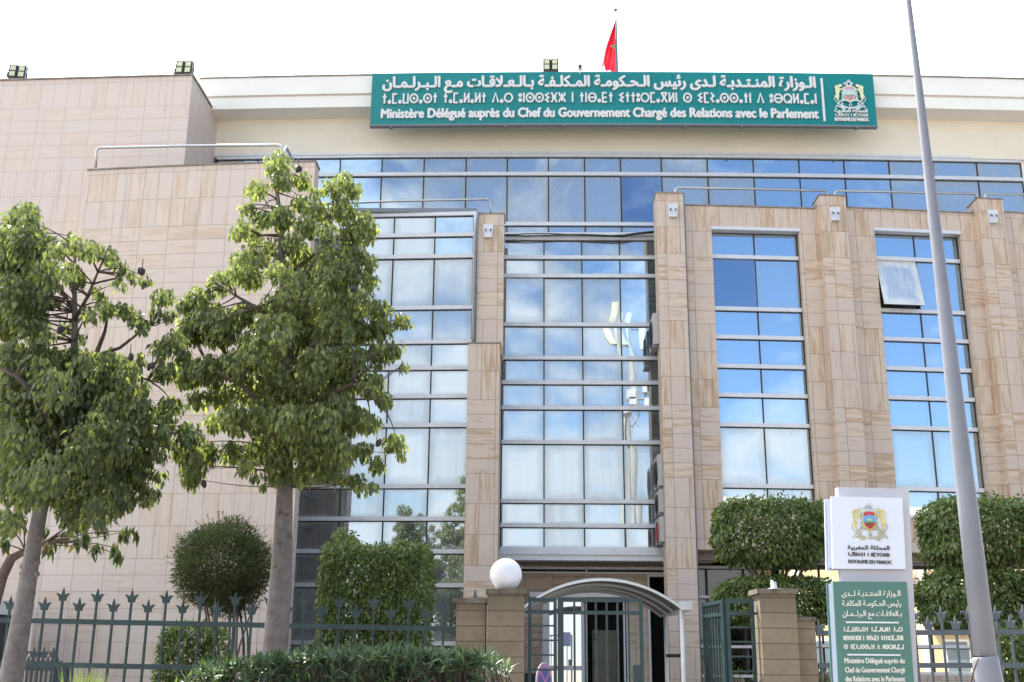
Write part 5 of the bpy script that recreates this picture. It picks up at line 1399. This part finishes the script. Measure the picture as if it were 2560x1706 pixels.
# --- oleander hedge in the foreground
random.seed(51)
H0 = thing('oleander_hedge', (-1.6, 9.2, .12), 'bushy oleander hedge along the bottom in front of the fence', 'hedge')
lv = Leaves(); t = MB()
def htop(x):                                    # top of the hedge as seen in the photo
    u = 1280+ (x/9.0)*2890
    pts = [(380, 1706), (430, 1668), (520, 1645), (640, 1628), (700, 1622), (800, 1616), (960, 1612), (1060, 1616), (1160, 1624), (1210, 1640), (1240, 1668), (1262, 1720)]
    for (a, ya_), (b_, yb_) in zip(pts, pts[1:]):
        if a <= u <= b_: return P(u, ya_+(yb_-ya_)*(u-a)/(b_-a), 9.0).z
    return 1.35
for i in range(640):
    x = random.uniform(-2.72, -.2); yy = random.uniform(8.75, 9.75)
    top = htop(x)-.04
    if i % 5 < 3: z = top-abs(random.gauss(0, .05)); 
    else: z = top-random.uniform(.02, .42); yy = 8.75+random.uniform(-.05, .2)
    if z > top-.03 and yy > 9.4: z -= .03
    c = Vector((x, yy, z)); ax = (Vector((random.gauss(0, .3), random.gauss(-.25, .3), 1))).normalized()
    t.tube([c-ax*.28, c], [.006, .004], 5, False)
    for k in range(random.randint(9, 13)):
        a = rvec(); a = (a-ax*a.dot(ax))
        if a.length < .05: continue
        a.normalize(); el = random.uniform(.15, 1.25)
        d = a*math.cos(el)+ax*math.sin(el)
        lv.leaf(c-ax*random.uniform(0, .08), d, random.uniform(.085, .135), random.uniform(.017, .024), ax, .12, True)
for i in range(130):
    x = random.uniform(-2.6, -.3); b_ = Vector((x, random.uniform(8.9, 9.6), .12)); twig(t, b_, Vector((x+random.uniform(-.2, .2), random.uniform(8.85, 9.6), htop(x)-.15)), .012, .006)
lv.put('foliage', M['leaf_hedge'], H0); put(t, 'stems', M['bark_dark'], H0)

# ================================================================== across the street (seen mirrored in the glass)
YV = 64.0; b_off = 2*(YM+.02)
def v(x, y): 
    p = P(x, y, YV); return Vector((p.x, b_off-YV, p.z))
o = thing('antenna_mast', (v(1570, 1300).x, b_off-YV, 0), 'cream phone antenna mast across the street, mirrored in the middle glass bay', 'mast')
t = MB(); t.tube([Vector((v(1575, 1370).x, b_off-YV, 0)), v(1574, 1300), v(1580, 1150), v(1572, 1040), v(1566, 900), v(1553, 860), v(1548, 800)], [.34, .33, .31, .26, .16, .12, .08], 14); put(t, 'pole', M['mastpole'], o)
for (pts, wd) in (([(1531, 764), (1529, 790), (1520, 815), (1535, 855), (1545, 870)], .26), ([(1547, 782), (1545, 805), (1542, 815)], .14), ([(1568, 782), (1562, 812)], .2), ([(1587, 822), (1588, 850), (1592, 882)], .24)):
    t = MB(); q_ = [v(*p) for p in pts]
    for i in range(len(q_)-1):
        a, b_ = q_[i], q_[i+1]; h = wd*.75
        t.hexa([(b_.x-h, b_.y-.2, b_.z), (b_.x+h, b_.y-.2, b_.z), (a.x+h, a.y-.2, a.z), (a.x-h, a.y-.2, a.z), (b_.x-h, b_.y+.2, b_.z), (b_.x+h, b_.y+.2, b_.z), (a.x+h, a.y+.2, a.z), (a.x-h, a.y+.2, a.z)])
    put(t, 'antenna_panel', M['mast'], o)
for (x, y, s_) in ((1560, 990, .26), (1598, 975, .22), (1608, 978, .2), (1602, 1010, .22), (1564, 1006, .2)):
    c = v(x, y); t = MB(); t.box(c.x-s_, c.x+s_, c.y-.3, c.y+.3, c.z-s_*1.1, c.z+s_*1.1); put(t, 'radio_unit', M['ac'], o)
t = MB(); t.tube([v(1566, 1000), v(1590, 1000), v(1600, 985)], .09, 6); t.tube([v(1566, 1050), v(1590, 1060), v(1605, 1030)], .09, 6); t.tube([v(1560, 830), v(1590, 830)], .07, 6); put(t, 'bracket', M['zinc'], o)
t = MB(); t.tube([v(1545, 870), v(1585, 900), v(1572, 950), v(1580, 1020), v(1606, 1062), v(1606, 1020)], .04, 6); put(t, 'cable', M['zinc'], o)

M['bld'] = simple('beige_facade_paint', (.50, .38, .22), .8, 0, .08, .5)
M['bldwhite'] = simple('white_balcony_paint', (.70, .66, .58), .8)
M['winglass'] = simple('dark_window_glass', (.10, .13, .15), .15)
def apartment(x0, x1, y1, h, label, fl=3.1):
    o = thing('apartment_building', ((x0+x1)/2, y1-5, 0), label, 'building')
    t = MB(); t.box(x0, x1, y1-9, y1, 0, h); put(t, 'wall', M['bld'], o)
    t = MB(); t.box(x0-.2, x1+.2, y1-9.2, y1+.25, h+.003, h+.35); put(t, 'roof_edge', M['bldwhite'], o)
    n = int((x1-x0)/3.0)
    for j in range(int(h/fl)):
        for i in range(n):
            x = x0+1.5+i*(x1-x0-3)/max(1, n-1); z = j*fl+1.0
            t = MB(); t.box(x-.7, x+.7, y1+.002, y1+.09, z-.08, z+1.62); wf = put(t, 'window', M['bldwhite'], o)
            t = MB(); t.box(x-.6, x+.6, y1+.085, y1+.1, z, z+1.5); put(t, 'pane', M['winglass'], wf)
            if j and (i+j) % 3 == 0:
                t = MB(); t.box(x-1.2, x+1.2, y1+.11, y1+1.2, z-.95, z-.8); t.box(x-1.2, x+1.2, y1+1.1, y1+1.2, z-.8, z+.1); put(t, 'balcony', M['bldwhite'], o)
    for i in range(n+1):
        x = x0+i*(x1-x0)/n; t = MB(); t.box(x-.2, x+.2, y1+.002, y1+.3, 0, h-.002); put(t, 'pilaster', M['bldwhite'], o)
apartment(14, 34, -17, 9.5, 'sunlit beige apartment block mirrored in the lobby windows at the lower right')
def far_tree(x, y, h, r, label, seedv):
    random.seed(seedv); o = thing('far_tree', (x, y, 0), label, 'tree', 'trees mirrored in the glass')
    t = MB(); t.tube([(x, y, 0), (x+.1, y, h*.35), (x, y+.1, h*.7)], [.2, .15, .08], 10); lv = Leaves()
    for k in range(26):
        v_ = rvec(); c = Vector((x+v_.x*r, y+v_.y*r, h*.68+v_.z*h*.3)); twig(t, (x, y, h*.4), c, .05, .015)
        for _ in range(70):
            d = rvec(); lv.leaf(c+d*.6, DOWN+rvec(.8), .22, .12, None, .15, False)
    put(t, 'trunk', M['bark_dark'], o); lv.put('crown', M['leaf_ficus'], o)
far_tree(-3.2, -9.5, 6.0, 1.3, 'leafy street tree mirrored low in the left glass bay', 61)
far_tree(-9.5, -12.5, 5.2, 1.5, 'round dark tree mirrored beside the tree in the left glass bay', 62)
